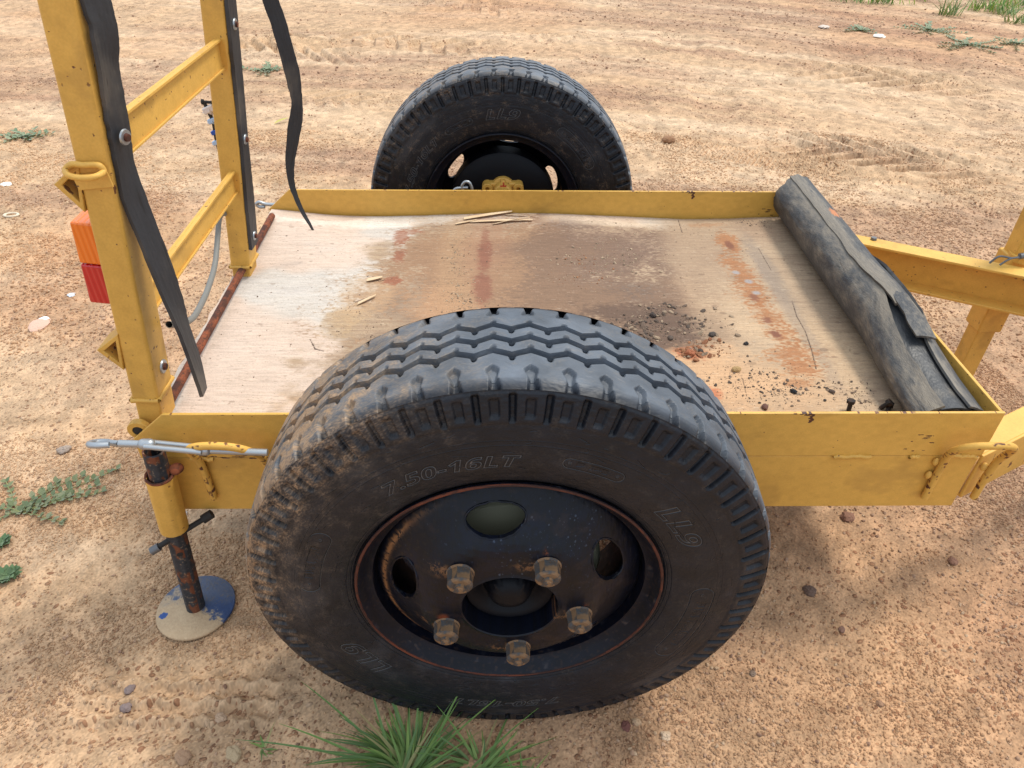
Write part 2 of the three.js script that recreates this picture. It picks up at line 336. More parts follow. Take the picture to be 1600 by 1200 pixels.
{ // loose laterite gravel lying on the sand
  const base = roughen(new THREE.IcosahedronGeometry(1, 1), .5, 1.3, 4); boxUV(base);
  const r = mulberry(21), list = [];
  const put = (n, x0, x1, z0, z1, s0, s1, bias) => {
    for (let i = 0; i < n; i++) {
      const x = mix(x0, x1, r()), z = mix(z0, z1, r()), g = gravelly(x, z), a = r(), b = r(), c = r();
      if (a > g * .9 + bias || (inPrint(x, z) && b < .93)) continue;
      list.push([x, z, mix(s0, s1, b * b * b * b), c]);
    }
  };
  put(90000, -1.35, 1.5, -1.9, .3, .0009, .0042, .14);
  put(60000, -3.2, 3.4, -4.2, -1.2, .0018, .0060, .06);
  put(30000, -5.5, 6.5, -8.5, -4, .0035, .010, .05);
  const im = new THREE.InstancedMesh(base, stoneMat, list.length), m = new THREE.Matrix4(), e = new THREE.Euler(), Q = new THREE.Quaternion(), c = new THREE.Color();
  list.forEach(([x, z, s, t], i) => {
    Q.setFromEuler(e.set(r() * 6, r() * 6, r() * 6)); m.compose(V(x, groundH(x, z) + s * .25, z), Q, V(s * (.8 + r() * .6), s * (.6 + r() * .4), s * (.8 + r() * .5))); im.setMatrixAt(i, m);
    const k = t < .55 ? mix3([.42, .25, .155], [.56, .36, .23], r()) : t < .85 ? mix3([.52, .34, .2], [.62, .43, .27], r()) : mix3([.26, .145, .09], [.36, .21, .135], r());
    im.setColorAt(i, c.setRGB(...k));
  });
  { // crumbs of the sand itself, the same colour as the ground they lie on
    const rr = mulberry(57), crumb = boxUV(roughen(new THREE.IcosahedronGeometry(1, 0), .6, 1.1, 2)), G = [];
    const spread = (n, x0, x1, z0, z1, s0, s1) => { for (let i = 0; i < n; i++) { const x = mix(x0, x1, rr()), z = mix(z0, z1, rr()), q = rr(), a = rr(); if (a > .09 + 1.1 * sstep(.43, .66, wn(x * 3.3 + 8, z * 3.3, 4)) || (inPrint(x, z) && q < .8)) continue; G.push([x, z, mix(s0, s1, q * q * q)]); } };
    spread(230000, -1.3, 1.5, -1.1, .3, .0009, .0036); spread(120000, -2.6, 2.8, -3.2, -1.1, .0018, .0058);
    const cm = new THREE.InstancedMesh(crumb, stoneMat, G.length);
    G.forEach(([x, z, s], i) => { Q.setFromEuler(e.set(rr() * 6, rr() * 6, rr() * 6)); m.compose(V(x, groundH(x, z) + s * .2, z), Q, V(s * (.8 + rr() * .6), s * (.6 + rr() * .3), s * (.8 + rr() * .5))); cm.setMatrixAt(i, m); const k = groundC(x, z), b = .72 + rr() * .34, w = rr() * .1; cm.setColorAt(i, c.setRGB(k[0] * b, k[1] * (b - w * .6), k[2] * (b - w))); });
    cm.name = 'sand_crumbs'; cm.castShadow = cm.receiveShadow = true; scene.add(cm); tag(cm, 'tiny crumbs of orange sand strewn over the ground', 'sand', null, 'stuff'); console.log('crumbs', G.length);
  }
  im.name = 'gravel'; im.castShadow = im.receiveShadow = true; scene.add(im);
  tag(im, 'fine red-brown laterite gravel scattered over the sandy ground', 'gravel', null, 'stuff');
  console.log('gravel', list.length);
}

tick('ground');
// ------------------------------------------------------------------ the trailer
const trailer = group('trailer');
tag(trailer, 'small yellow flatbed trailer with plywood floor and upright loading frame on two black wheels', 'trailer');
const AX = .385, ZN = -.274, ZF = -1.227, XR = .859, YT = .497, YS = .396, YB = .264;

// ---- wheels
const NUTS = [131.7, 60.8, -11.1, -82.5, -154].map(a => a * Math.PI / 180);
const NP = 52, PER = 26, COLS = NP * PER, ZC = -.091;
const outerPts = [[.214, -.032], [.219, -.012], [.228, -.001], [.245, .0085], [.272, .0150], [.298, .0160], [.316, .0146], [.334, .0122]].map(p => new THREE.Vector2(...p));
const blockPts = [[.334, .0122], [.350, .0090], [.366, .0048], [.3805, 0]].map(p => new THREE.Vector2(...p));
const crown = z => .3890 + .0035 * (1 - Math.pow((z - ZC) / .077, 2));
function profileStrips() {                                        // strips of rows; a new strip starts at every sharp edge
  const S = []; const spl = (pts, n) => new THREE.SplineCurve(pts).getPoints(n);
  const o = spl(outerPts, 34).map(p => [p.x, p.y, 'side']); const b = spl(blockPts, 26).map(p => [p.x, p.y, 'block']);
  S.push(o, b, [0, .33, .66, 1].map(t => [mix(.3805, .3872, t), mix(0, -.014, t), 'bevel']));
  const tr = (z0, z1, n, k, d = 0) => S.push(Array.from({ length: n + 1 }, (_, i) => { const z = mix(z0, z1, i / n); return [crown(z) - .0018 - d, z, k]; }));
  const cut = (a, b) => { for (const [i, j] of [[0, 1], [1, 2], [2, 3]]) { const zz = [a, a - .0022, b + .0022, b], dd = [0, .0125, .0125, 0]; S.push([0, .5, 1].map(t => { const z = mix(zz[i], zz[j], t); return [crown(z) - .0018 - mix(dd[i], dd[j], t), z, 'groove']; })); } };
  tr(-.014, -.056, 26, 'rib'); cut(-.056, -.068); tr(-.068, -.085, 8, 'rib'); cut(-.085, -.097); tr(-.097, -.114, 8, 'rib'); cut(-.114, -.126); tr(-.126, -.168, 26, 'rib');
  S.push([1, .66, .33, 0].map(t => [mix(.3805, .3872, t), 2 * ZC - mix(0, -.014, t), 'bevel']), b.slice().reverse().map(([r, z, k]) => [r, 2 * ZC - z, k]), o.slice().reverse().map(([r, z, k]) => [r, 2 * ZC - z, k]));
  return S;
}
const STRIPS = profileStrips();
let SLEN = 0; const VOF = []; { let pr = null; for (const s of STRIPS) { const vs = []; for (const [r, z] of s) { if (pr) SLEN += Math.hypot(r - pr[0], Math.min(.01, Math.abs(z - pr[1]))) > 0 ? Math.hypot(r - pr[0], z - pr[1]) : 0; pr = [r, z]; vs.push(SLEN); } VOF.push(vs); } }
const vSide = r => { const s = STRIPS[0]; for (let i = 1; i < s.length; i++) if (s[i][0] >= r) { const t = (r - s[i - 1][0]) / (s[i][0] - s[i - 1][0]); return mix(VOF[0][i - 1], VOF[0][i], t) / SLEN; } return VOF[0][s.length - 1] / SLEN; };
function tyreDisp(t, r, z, kind) {                                // t: position within one tread pitch, 0..1; inward is positive
  const zm = z > ZC ? z : 2 * ZC - z, c = Math.abs(t - .5);
  let d = 0;
  if (kind === 'rib' || kind === 'bevel') {                       // scooped notches of the shoulder
    const zt = zm, tt = Math.abs(t - .5 + (zt + .02) * 2.2);
    if (zt > -.036) { const hw = zt < -.030 ? .16 * sstep(-.036, -.030, zt) : zt < -.016 ? mix(.16, .085, sstep(-.030, -.016, zt)) : mix(.085, .14, sstep(-.016, 0, zt)); const m = sstep(hw + .03, hw - .03, tt); d += m * mix(.0062, .0085, sstep(-.034, -.004, zt)); }
    if (kind === 'rib') {                                         // little sipes at the corners of the zigzag
      for (const gz of [-.056, -.068, -.085, -.097, -.114, -.126]) { const near = [-.056, -.085, -.114].includes(gz); const q = Math.abs(z - gz); const tc = near ? .0 : .5; const dt = Math.min(Math.abs(t - tc), 1 - Math.abs(t - tc)); d += .006 * sstep(.0055, .003, q) * sstep(.085, .05, dt); }
    }
  } else if (kind === 'block') {
    const gap = sstep(.40, .43, c), win = sstep(.16, .13, c) * sstep(.345, .348, r) * sstep(.3705, .368, r), lip = sstep(.373, .376, r);
    d += .0055 * gap * sstep(.338, .343, r) * (1 - lip) + .0042 * win; d -= .0016 * sstep(.336, .340, r) * (1 - gap); if (r > .3775) d += .0012;
  } else if (kind === 'side') { d -= .0009 * Math.exp(-Math.pow((r - .3325) / .0009, 2)) - .0008 * sstep(.3155, .3175, r) * 0; d += .0009 * sstep(.316, .3145, r) - .0009 * Math.exp(-Math.pow((r - .236) / .0012, 2)) - .0007 * Math.exp(-Math.pow((r - .242) / .001, 2)); }
  return d;
}
function tyreGeometry() {
  const P = [], U = [], I = []; let base = 0; const n2 = COLS + 1; const seams = [];
  const nrm = (s, i) => { const a = s[Math.max(0, i - 1)], b = s[Math.min(s.length - 1, i + 1)]; let dr = b[0] - a[0], dz = b[1] - a[1]; const l = Math.hypot(dr, dz) || 1; return [-dz / l, dr / l]; };
  STRIPS.forEach((s, si) => {
    s.forEach(([r, z, kind], i) => {
      const [nr, nz] = nrm(s, i);
      const w = (kind === 'rib' || kind === 'groove') ? sstep(.070, .044, Math.abs(z - ZC)) : 0;
      for (let j = 0; j < n2; j++) {
        const a = (j % COLS) / COLS * TAU; let t = (j % PER) / PER;
        const zig = (Math.abs(t - .5) * 4 - 1) * .0052 * w;
        const d = tyreDisp(t, r, z, kind); const wear = 1;
        const rr = r - nr * d * wear, zz = z - nz * d + zig;
        let x = Math.cos(a) * rr, y = Math.sin(a) * rr; if (y < -.3835) { y = -.3835 - (y + .3835) * .02; }
        P.push(x, y, zz); U.push(-j / COLS, VOF[si][i] / SLEN);
      }
    });
    for (let i = 0; i < s.length - 1; i++) for (let j = 0; j < COLS; j++) { const A = base + i * n2 + j, B = A + 1, C = A + n2, D = C + 1; I.push(A, B, C, B, D, C); }
    for (let i = 0; i < s.length; i++) seams.push(base + i * n2);
    base += s.length * n2;
  });
  const g = new THREE.BufferGeometry(); g.setAttribute('position', new THREE.Float32BufferAttribute(P, 3)); g.setAttribute('uv', new THREE.Float32BufferAttribute(U, 2)); g.setIndex(I); g.computeVertexNormals();
  const N = g.attributes.normal, a = V(), b = V(); for (const k of seams) { a.fromBufferAttribute(N, k); b.fromBufferAttribute(N, k + COLS); a.add(b).normalize(); N.setXYZ(k, a.x, a.y, a.z); N.setXYZ(k + COLS, a.x, a.y, a.z); }
  return g;
}
const TW = 2048, TH = 1024;
function tyreMaterial(seed, dustAt, dustAmount, film) {
  const cv = document.createElement('canvas'); cv.width = TW; cv.height = TH; const c = cv.getContext('2d');
  c.fillStyle = '#808080'; c.fillRect(0, 0, TW, TH);
  const mPerU = TAU * .278 / TW, mPerV = SLEN / TH;
  const U = deg => ((-deg / 360) % 1 + 1) % 1 * TW, Y = r => TH * (1 - vSide(r));
  const side = flip => {
    const word = (txt, deg, r, h, sx = 1.5) => {
      for (const wrap of [-TW, 0, TW]) {
        c.save(); c.translate(U(deg) + wrap, flip ? TH - Y(r) : Y(r)); if (flip) c.rotate(Math.PI);
        const px = h / mPerV; c.scale(sx * mPerV / mPerU * 1, 1); c.font = `italic bold ${px * 1.36}px sans-serif`; c.textAlign = 'center'; c.textBaseline = 'middle';
        c.lineJoin = 'miter'; c.fillStyle = '#929292'; c.fillText(txt, 0, 0); c.strokeStyle = '#f4f4f4'; c.lineWidth = 1.9; c.strokeText(txt, 0, 0); c.restore();
      }
    };
    const caps = (d0, d1, r, h, txt) => {
      const x0 = U(d0), x1 = x0 + ((d0 - d1) / 360) * TW, y = flip ? TH - Y(r) : Y(r), hp = h / mPerV / 2, q = hp * mPerV / mPerU;
      for (const wrap of [-TW, 0, TW]) {
        c.save(); c.translate(wrap, 0); c.beginPath(); c.moveTo(x0 + q, y - hp); c.lineTo(x1 - q, y - hp); c.ellipse(x1 - q, y, q, hp, 0, -Math.PI / 2, Math.PI / 2); c.lineTo(x0 + q, y + hp); c.ellipse(x0 + q, y, q, hp, 0, Math.PI / 2, Math.PI * 1.5); c.closePath();
        c.fillStyle = '#6a6a6a'; c.fill(); c.strokeStyle = '#e8e8e8'; c.lineWidth = 2; c.stroke();
        for (const xx of [x0 + q, x1 - q]) { c.beginPath(); c.ellipse(xx, y, 3, 4, 0, 0, 7); c.fillStyle = '#222'; c.fill(); c.beginPath(); c.ellipse(xx, y, 1.2, 1.8, 0, 0, 7); c.fillStyle = '#fff'; c.fill(); }
        if (txt) for (let k = 0; k < txt; k++) { const xx = mix(x0 + 2 * q, x1 - 2 * q, k / txt), n = RT[k * 31 + 5]; c.fillStyle = n > .35 ? '#b0b0b0' : '#7a7a7a'; c.fillRect(xx, y - hp * .5, 2 + n * 3, hp * (.3 + n * .6)); }
        c.restore();
      }
    };
    if (!flip) { word('7.50-16LT', 108, .278, .021, 1.45); word('LL9', 35, .277, .030, 1.45); caps(77, 60, .284, .017, 14); caps(4, -32, .286, .034, 40); caps(176, 150, .290, .030, 30); word('LL9', 215, .277, .030, 1.45); word('7.50-16LT', 270, .300, .018, 1.6); }
    else { word('LL9', 89, .284, .028, 1.5); caps(73, 56, .279, .017, 14); word('7.50-16LT', 30, .278, .021, 1.45); caps(152, 122, .286, .030, 40); word('LL9', 271, .284, .028, 1.5); }
    const rr = mulberry(seed + (flip ? 9 : 0));                    // fine scuffs and mould lines
    for (let k = 0; k < 260; k++) { c.strokeStyle = rr() > .5 ? 'rgba(230,230,230,.5)' : 'rgba(60,60,60,.6)'; c.lineWidth = .6 + rr(); const x = rr() * TW, y0 = mix(.215, .33, rr()), y = flip ? TH - Y(y0) : Y(y0), l = 4 + rr() * 22, a = rr() * 6.3; c.beginPath(); c.moveTo(x, y); c.quadraticCurveTo(x + l * .6, y + (rr() - .5) * 8, x + l * Math.cos(a), y + l * .6 * Math.sin(a)); c.stroke(); }
    for (const r of [.229, .2335, .239, .305, .3125]) { c.strokeStyle = r > .3 ? 'rgba(60,60,60,.5)' : 'rgba(210,210,210,.7)'; c.lineWidth = 1.2; const y = flip ? TH - Y(r) : Y(r); c.beginPath(); c.moveTo(0, y); c.lineTo(TW, y); c.stroke(); }
  };
  side(false); side(true);
  const img = c.getImageData(0, 0, TW, TH).data, get = (x, y) => img[((TH - 1 - y) * TW + x) * 4] / 255;
  const bump = dataTex(TW, TH, (x, y) => get(x, y) * .8 + .12 * (fbm(x * .125, y * .125, 256, 3) - .5) + .1, { srgb: false });
  const vB0 = VOF[0][STRIPS[0].length - 1] / SLEN, vB1 = VOF[1][STRIPS[1].length - 1] / SLEN;
  const col = dataTex(TW, TH, (x, y) => {
    const deg = -x / TW * 360, v = y / TH, n = fbm(x / TW * 64, y / TH * 24, 64, 5), f = vn(x * .5, y * .5, 1024), st = vn(x / TW * 512, y * .02, 512);
    let k = .75 + .5 * n; let cc = [21 * k, 24 * k, 31 * k];
    const wornSheen = sstep(vB1 - .005, vB1 + .03, Math.min(v, 1 - v)); cc = mix3(cc, [98 * k, 104 * k, 112 * k], wornSheen * .85);  // paler worn tread, with bluish sky sheen painted into its colour
    const edge = Math.max(0, Math.abs(get(x, y) - .5) - .2); cc = mix3(cc, [120, 120, 120], clamp(edge * 2.4));  // light caught by the lettering edges, painted in as paler outlines
    // scuffed, paler rubber
    const pale = sstep(.58, .8, fbm(x / TW * 20 + 3, y / TH * 14, 64, 5)); cc = mix3(cc, [84, 84, 86], pale * .3);
    const da = Math.abs((((deg - dustAt) % 360) + 540) % 360 - 180), tread = sstep(vB1 - .12, vB1 + .03, v) * sstep(1 - vB1 + .12, 1 - vB1 - .03, v);
    const dn = fbm(x / TW * 128 + 9, y / TH * 56, 128, 5) * .7 + f * .3;
    const heavy = sstep(70, 10, da) * (tread * .95 + .42 * sstep(vB0 - .1, vB0 + .06, Math.min(v, 1 - v)) + .1) * dustAmount;
    const d = clamp(heavy * (.44 + 1.7 * (dn - .5)), 0, .72) + sstep(.5, .9, dn) * film;
    return mix3(cc, mix3([158, 124, 92], [186, 150, 114], f), clamp(d, 0, .92));
  });
  return new THREE.MeshPhysicalMaterial({ map: col, bumpMap: bump, bumpScale: .007, roughness: .46, specularIntensity: .6 });
}
const tyreNear = tyreMaterial(1, 158, 1, .18), tyreFar = tyreMaterial(8, 60, .2, .4);

// steel wheel: dark blue paint, dust lodged in the hollows, rust on the rim flange
const discTex = (() => {
  const N = 1024, sp = mulberry(41), mask = new Float32Array(N * N);
  const spots = (n, x0, x1, y0, y1, k) => { for (let i = 0; i < n; i++) { const cx = mix(x0, x1, sp()) * N, cy = mix(y0, y1, sp()) * N, R = .7 + 3 * Math.pow(sp(), 4); for (let y = -5; y <= 5; y++) for (let x = -5; x <= 5; x++) if (Math.hypot(x, y) < R + (vn(cx + x, cy + y, 4096) - .5) * 2) { const q = clamp(Math.round(cy + y), 0, N - 1) * N + clamp(Math.round(cx + x), 0, N - 1); mask[q] = k; } } };
  spots(900, 0, 1, 0, 1, .5); spots(260, .45, .8, .58, .85, .9);
  return dataTex(N, N, (x, y) => {
    const X = (x / N - .5) * .46, Y = (y / N - .5) * .46, r = Math.hypot(X, Y), a = Math.atan2(Y, X) * 180 / Math.PI;
    const n = fbm(x * .02, y * .02, 4096, 5), f = fbm(x * .09 + 20, y * .09, 4096, 4), g = vn(x * .6, y * .6, 4096);
    let c = mix3([9, 11, 18], [16, 21, 37], n); c = mix3(c, [13, 13, 16], sstep(.45, .7, f) * .6);
    c = mix3(c, [96, 110, 128], mask[y * N + x] * .55);
    // red dust lodged along the left of the dish and round the nuts
    const left = sstep(60, 12, Math.abs(Math.abs(a) - 168));
    const ring = Math.exp(-Math.pow((r - .188 - .005 * (f - .5)) / .0045, 2));
    c = mix3(c, [142, 100, 66], clamp(left * ring * sstep(.35, .6, f + g * .3) * 1.1));
    c = mix3(c, [120, 84, 58], left * sstep(.56, .78, f) * sstep(.12, .2, r) * .35);
    for (const na of NUTS) { const dx = X - .1045 * Math.cos(na) + .022, dy = Y - .1045 * Math.sin(na); c = mix3(c, [134, 92, 60], sstep(.026, .008, Math.hypot(dx * .7, dy * 1.5)) * sstep(.45, .7, f + (g - .5) * .4) * .8); const d2 = Math.hypot(X - .11 * Math.cos(na), Y - .107 * Math.sin(na) - .022); c = mix3(c, [112, 56, 34], sstep(.013, .004, d2) * sstep(.5, .65, n + (g - .5) * .2)); }
    c = mix3(c, [70, 46, 36], sstep(.62, .76, fbm(x * .015 + 80, y * .03, 4096, 5)) * .3);
    c = mix3(c, [104, 58, 36], sstep(.199, .206, r + (f - .5) * .008) * .35 * sstep(.4, .6, n));
    return c;
  }, { repeat: false });
})();
function dataUVplanar(g, s) { const p = g.attributes.position, uv = new Float32Array(p.count * 2); for (let i = 0; i < p.count; i++) { uv[i * 2] = p.getX(i) / s + .5; uv[i * 2 + 1] = p.getY(i) / s + .5; } g.setAttribute('uv', new THREE.BufferAttribute(uv, 2)); return g; }
const discMat = new THREE.MeshPhysicalMaterial({ map: discTex, bumpMap: rubberBump, bumpScale: .0008, roughness: .38, specularIntensity: .5 });
const rimTex = dataTex(512, 512, (x, y) => { const n = fbm(x * .03125, y * .03125, 16, 5), f = fbm(x * .125, y * .125, 64, 4); let c = mix3([8, 10, 18], [15, 20, 36], n); c = mix3(c, [58, 38, 30], sstep(.6, .74, f) * .5); return mix3(c, [110, 96, 84], sstep(.66, .85, n) * .4); });
rimTex.repeat.set(3, 3);
const rimMat = new THREE.MeshPhysicalMaterial({ map: rimTex, bumpMap: rustBump, bumpScale: .0006, roughness: .45, specularIntensity: .5 });
const lipMat = std({ map: rustTex, color: 0xc8b8b0, bumpMap: rustBump, bumpScale: .0008, roughness: .8 });
const nutTex = dataTex(256, 256, (x, y) => { const n = fbm(x * .04, y * .04, 4096, 5), f = vn(x * .5, y * .5, 4096); return mix3(mix3([104, 80, 58], [138, 106, 74], n), mix3([62, 68, 76], [88, 68, 52], f), sstep(.45, .6, fbm(x * .03 + 9, y * .03, 4096, 4))); });
const nutMat = std({ map: nutTex, bumpMap: rustBump, bumpScale: .0008, roughness: .7, metalness: .15 });
const drumMat = std({ color: 0x6e6c58, roughness: .75, bumpMap: rustBump, bumpScale: .0006 });
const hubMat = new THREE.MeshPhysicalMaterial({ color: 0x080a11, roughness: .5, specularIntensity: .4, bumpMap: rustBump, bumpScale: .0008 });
tick('wheel textures');
const lathe = (pts, seg = 96, crease = .5) => toCreasedNormals(new THREE.LatheGeometry(pts.map(p => new THREE.Vector2(...p)), seg).rotateX(Math.PI / 2), crease); // axis along z; profile [r, z]
const tyreGeo = tyreGeometry();
const rimGeo = boxUV(lathe([[.2265, -.002], [.229, .001], [.2285, .004], [.225, .0055], [.221, .002], [.216, -.010], [.205, -.016], [.2035, -.045], [.200, -.060], [.186, -.085], [.184, -.120], [.200, -.145], [.2035, -.190], [.216, -.196], [.221, -.208], [.225, -.2115], [.2285, -.210], [.229, -.207], [.2265, -.204], [.219, -.192], [.207, -.186], [.204, -.150], [.188, -.122], [.190, -.082], [.205, -.055], [.207, -.018], [.2265, -.002]].map(([r, z]) => [r, z < -.05 ? z * .885 : z]), 128, .9));
const lipGeo = boxUV(new THREE.TorusGeometry(.2262, .0022, 8, 160).translate(0, 0, .0045));
const lipBack = lipGeo.clone().translate(0, 0, -.1925);
const discGeo = (() => {
  const top = new THREE.SplineCurve([[.2005, -.034], [.194, -.026], [.186, -.020], [.176, -.012], [.163, -.003], [.149, .0075], [.137, .0175], [.127, .0250], [.118, .0285], [.108, .0300], [.090, .0300], [.078, .0300]].map(p => new THREE.Vector2(...p))).getPoints(44);
  const lip = [[.0745, .0315], [.0715, .0330], [.0700, .0315], [.0695, .020], [.0695, -.028]].map(p => new THREE.Vector2(...p));
  const outer = [...top, ...lip], back = top.slice().reverse().map(p => new THREE.Vector2(p.x - .002 * 0, p.y - .0065));
  const prof = [...outer, new THREE.Vector2(.0735, -.028), new THREE.Vector2(.0735, .0175), ...back.slice(2), top[0].clone()];
  let g = new THREE.LatheGeometry(prof, 180).rotateX(Math.PI / 2); g = new THREE.BufferGeometry().copy(g);
  let b = new Brush(g); b.updateMatrixWorld(); const ev = new Evaluator(); ev.attributes = ['position', 'normal']; ev.useGroups = false;
  const lips = [];
  for (let k = 0; k < 5; k++) {
    const a = (97.5 + k * 72) * Math.PI / 180; const shape = new THREE.CylinderGeometry(1, 1, .12, 40).rotateX(Math.PI / 2).scale(.0415, .0200, 1);
    shape.rotateZ(a - Math.PI / 2).translate(.157 * Math.cos(a), .157 * Math.sin(a), 0);
    const c = new Brush(shape); c.updateMatrixWorld(); b = ev.evaluate(b, c, SUBTRACTION);
    const zr = r => { let best = 0, dd = 9; for (const p of top) if (Math.abs(p.x - r) < dd) { dd = Math.abs(p.x - r); best = p.y; } return best; };
    const pts = []; for (let i = 0; i < 48; i++) { const q = i / 48 * TAU, lx = .042 * Math.cos(q), ly = .0205 * Math.sin(q), ca = a - Math.PI / 2, X = lx * Math.cos(ca) - ly * Math.sin(ca) + .157 * Math.cos(a), Y = lx * Math.sin(ca) + ly * Math.cos(ca) + .157 * Math.sin(a); pts.push(V(X, Y, zr(Math.hypot(X, Y)) - .0005)); }
    lips.push(new THREE.TubeGeometry(new THREE.CatmullRomCurve3(pts, true), 96, .0018, 6, true).toNonIndexed());
  }
  let out = b.geometry; out = out.index ? out.toNonIndexed() : out; out.clearGroups(); for (const k of Object.keys(out.attributes)) if (k !== 'position' && k !== 'normal') out.deleteAttribute(k);
  lips.forEach(l => l.deleteAttribute('uv'));
  const all = mergeGeometries([new THREE.BufferGeometry().copy(out), ...lips]); return dataUVplanar(toCreasedNormals(all, .6), .46);
})();
const hubGeo = boxUV(mergeGeometries([lathe([[.0675, -.05], [.0675, -.012], [.064, -.006], [.052, -.008], [.046, -.02], [.040, -.022], [.036, -.016], [.033, -.006], [.028, .002], [.018, .0085], [.008, .0105], [.0005, .011]], 64, 1.0)])).translate(0, 0, .009);
const drumGeo = boxUV(lathe([[.06, -.036], [.118, -.036], [.136, -.044], [.142, -.058], [.142, -.120], [.148, -.124], [.148, -.132], [.05, -.134]], 72));
const nutGeo = (() => {
  const body = new THREE.CylinderGeometry(.0200, .0212, .021, 6, 1).rotateX(Math.PI / 2).translate(0, 0, .0125), fl = new THREE.CylinderGeometry(.0205, .0225, .003, 28).rotateX(Math.PI / 2).translate(0, 0, .0015);
  const ch = new THREE.CylinderGeometry(.0160, .0200, .0035, 24).rotateX(Math.PI / 2).translate(0, 0, .0245), stud = new THREE.CylinderGeometry(.0082, .0088, .006, 20).rotateX(Math.PI / 2).translate(0, 0, .0285), dim = new THREE.CylinderGeometry(.0045, .0060, .0015, 14).rotateX(Math.PI / 2).translate(0, 0, .0322);
  return boxUV(toCreasedNormals(mergeGeometries([body, fl, ch, stud, dim].map(g => g.toNonIndexed())), .5), 6);
})();
function wheel(x, z, turn, tyreMat) {
  const w = group('wheel', trailer); w.position.set(x, AX, z); w.rotation.y = turn;
  mesh('tyre', tyreGeo, tyreMat, w); mesh('rim', rimGeo, rimMat, w); mesh('rim_flange', lipGeo, lipMat, w).userData.label = 'rusty flange edge of the steel rim'; mesh('rim_flange', lipBack, rimMat, w); mesh('wheel_disc', discGeo, discMat, w); mesh('hub', hubGeo, hubMat, w); mesh('brake_drum', drumGeo, drumMat, w);
  NUTS.forEach((a, i) => { const n = mesh('wheel_nut', nutGeo, nutMat, w); n.position.set(.1045 * Math.cos(a), .1045 * Math.sin(a), .0295); n.rotation.z = a + i * 1.3; n.scale.setScalar(.9); });
  return w;
}
wheel(0, 0, 0, tyreNear);
const farWheel = wheel(-.002, -1.344 - .182, Math.PI, tyreFar);

tick('wheels');
// ---- body: two side panels (upper sheet over a channel), front sheet, plywood floor
const sidePaint = paintTex(23, 60, 2048, 512, 1, .25, (stamp, r) => {
  const X = x => (x + .65) / 1.52 * 2048, Y = y => (y - .25) / .26 * 512;
  for (let i = 0; i < 6; i++) stamp(X(.492 + r() * .03), Y(.4965 - r() * .004), 2 + r() * 6, 2 + r() * 3);
  for (let i = 0; i < 5; i++) stamp(X(.522 + r() * .003), Y(.493 - i * .0035), 4, 6);
  for (let i = 0; i < 40; i++) stamp(X(-.58 + r() * 1.43), Y(.4968 - r() * r() * .003), 1 + r() * r() * 6, .8 + r() * 1.2, .4 + r() * .5);
  for (let i = 0; i < 9; i++) stamp(X(.71 + r() * .05), Y(.45 - r() * .05), 2 + r() * 7, 1.2 + r() * 1.5);
  for (let i = 0; i < 40; i++) stamp(X(-.55 + r() * .25), Y(.398 + (r() - .5) * .008), 3 + r() * 9, 1 + r() * 1.5);
});
const sideMat = std({ map: sidePaint.col, bumpMap: sidePaint.bump, bumpScale: .0012, roughness: .48 });
function sideUV(g) { g = g.index ? g.toNonIndexed() : g; const p = g.attributes.position, uv = new Float32Array(p.count * 2); for (let i = 0; i < p.count; i++) { uv[i * 2] = (p.getX(i) + .65) / 1.52; uv[i * 2 + 1] = (p.getY(i) - .25) / .26; } g.setAttribute('uv', new THREE.BufferAttribute(uv, 2)); return g; }
function plate(outline, z0, z1, bevel = .0012) { // outline in x, y; thickness along z
  const sh = new THREE.Shape(outline.map(p => new THREE.Vector2(...p))); const d = Math.abs(z1 - z0) - 2 * bevel;
  return new THREE.ExtrudeGeometry(sh, { depth: d, bevelEnabled: true, bevelThickness: bevel, bevelSize: bevel, bevelOffset: -bevel, bevelSegments: 2 }).translate(0, 0, Math.min(z0, z1) + bevel);
}
for (const [z, s] of [[ZN, 1], [ZF, -1]]) {
  const up = plate([[-.646, .4415], [-.582, YT], [XR, YT], [XR, YS + .0012], [-.646, YS + .0012]], z, z - s * .006);
  mesh('side_panel', sideUV(up), sideMat, trailer);
  const ch = join(bx(-.640, XR - .004, YB, YS, z - s * .001, z - s * .008, .0015), bx(-.640, XR - .004, YB, YB + .008, z - s * .008, z - s * .055), bx(-.640, XR - .004, YS - .008, YS - .0015, z - s * .008, z - s * .055));
  const cm = mesh('side_beam', sideUV(ch), sideMat, trailer);
}
mesh('front_panel', join(bx(XR - .0065, XR, YB, YT - .001, ZN - .0065, ZF + .0065, .0015)), yellowWorn, trailer);
mesh('rear_beam', join(bx(-.640, -.59, YB + .004, .402, ZN - .06, ZF + .06)), yellow, trailer);
for (const x of [-.2, .22, .6]) mesh('cross_member', join(bx(x - .025, x + .025, .33, .408, ZN - .058, ZF + .058)), yellow, trailer);
{ // weld beads on the seam between sheet and channel
  const bead = (x0, x1) => { const pts = [], r = mulberry(Math.round(x0 * 999) + 700); for (let i = 0; i <= 10; i++) pts.push(V(mix(x0, x1, i / 10), YS + (r() - .5) * .004, ZN + .0005 + r() * .0015)); const g = tube(pts, .0042, 40, 8); return boxUV(g); };
  for (const [a, b] of [[.588, .655], [.727, .742], [.80, .85], [-.56, -.52]]) mesh('weld_bead', bead(a, b), yellow, trailer);
}
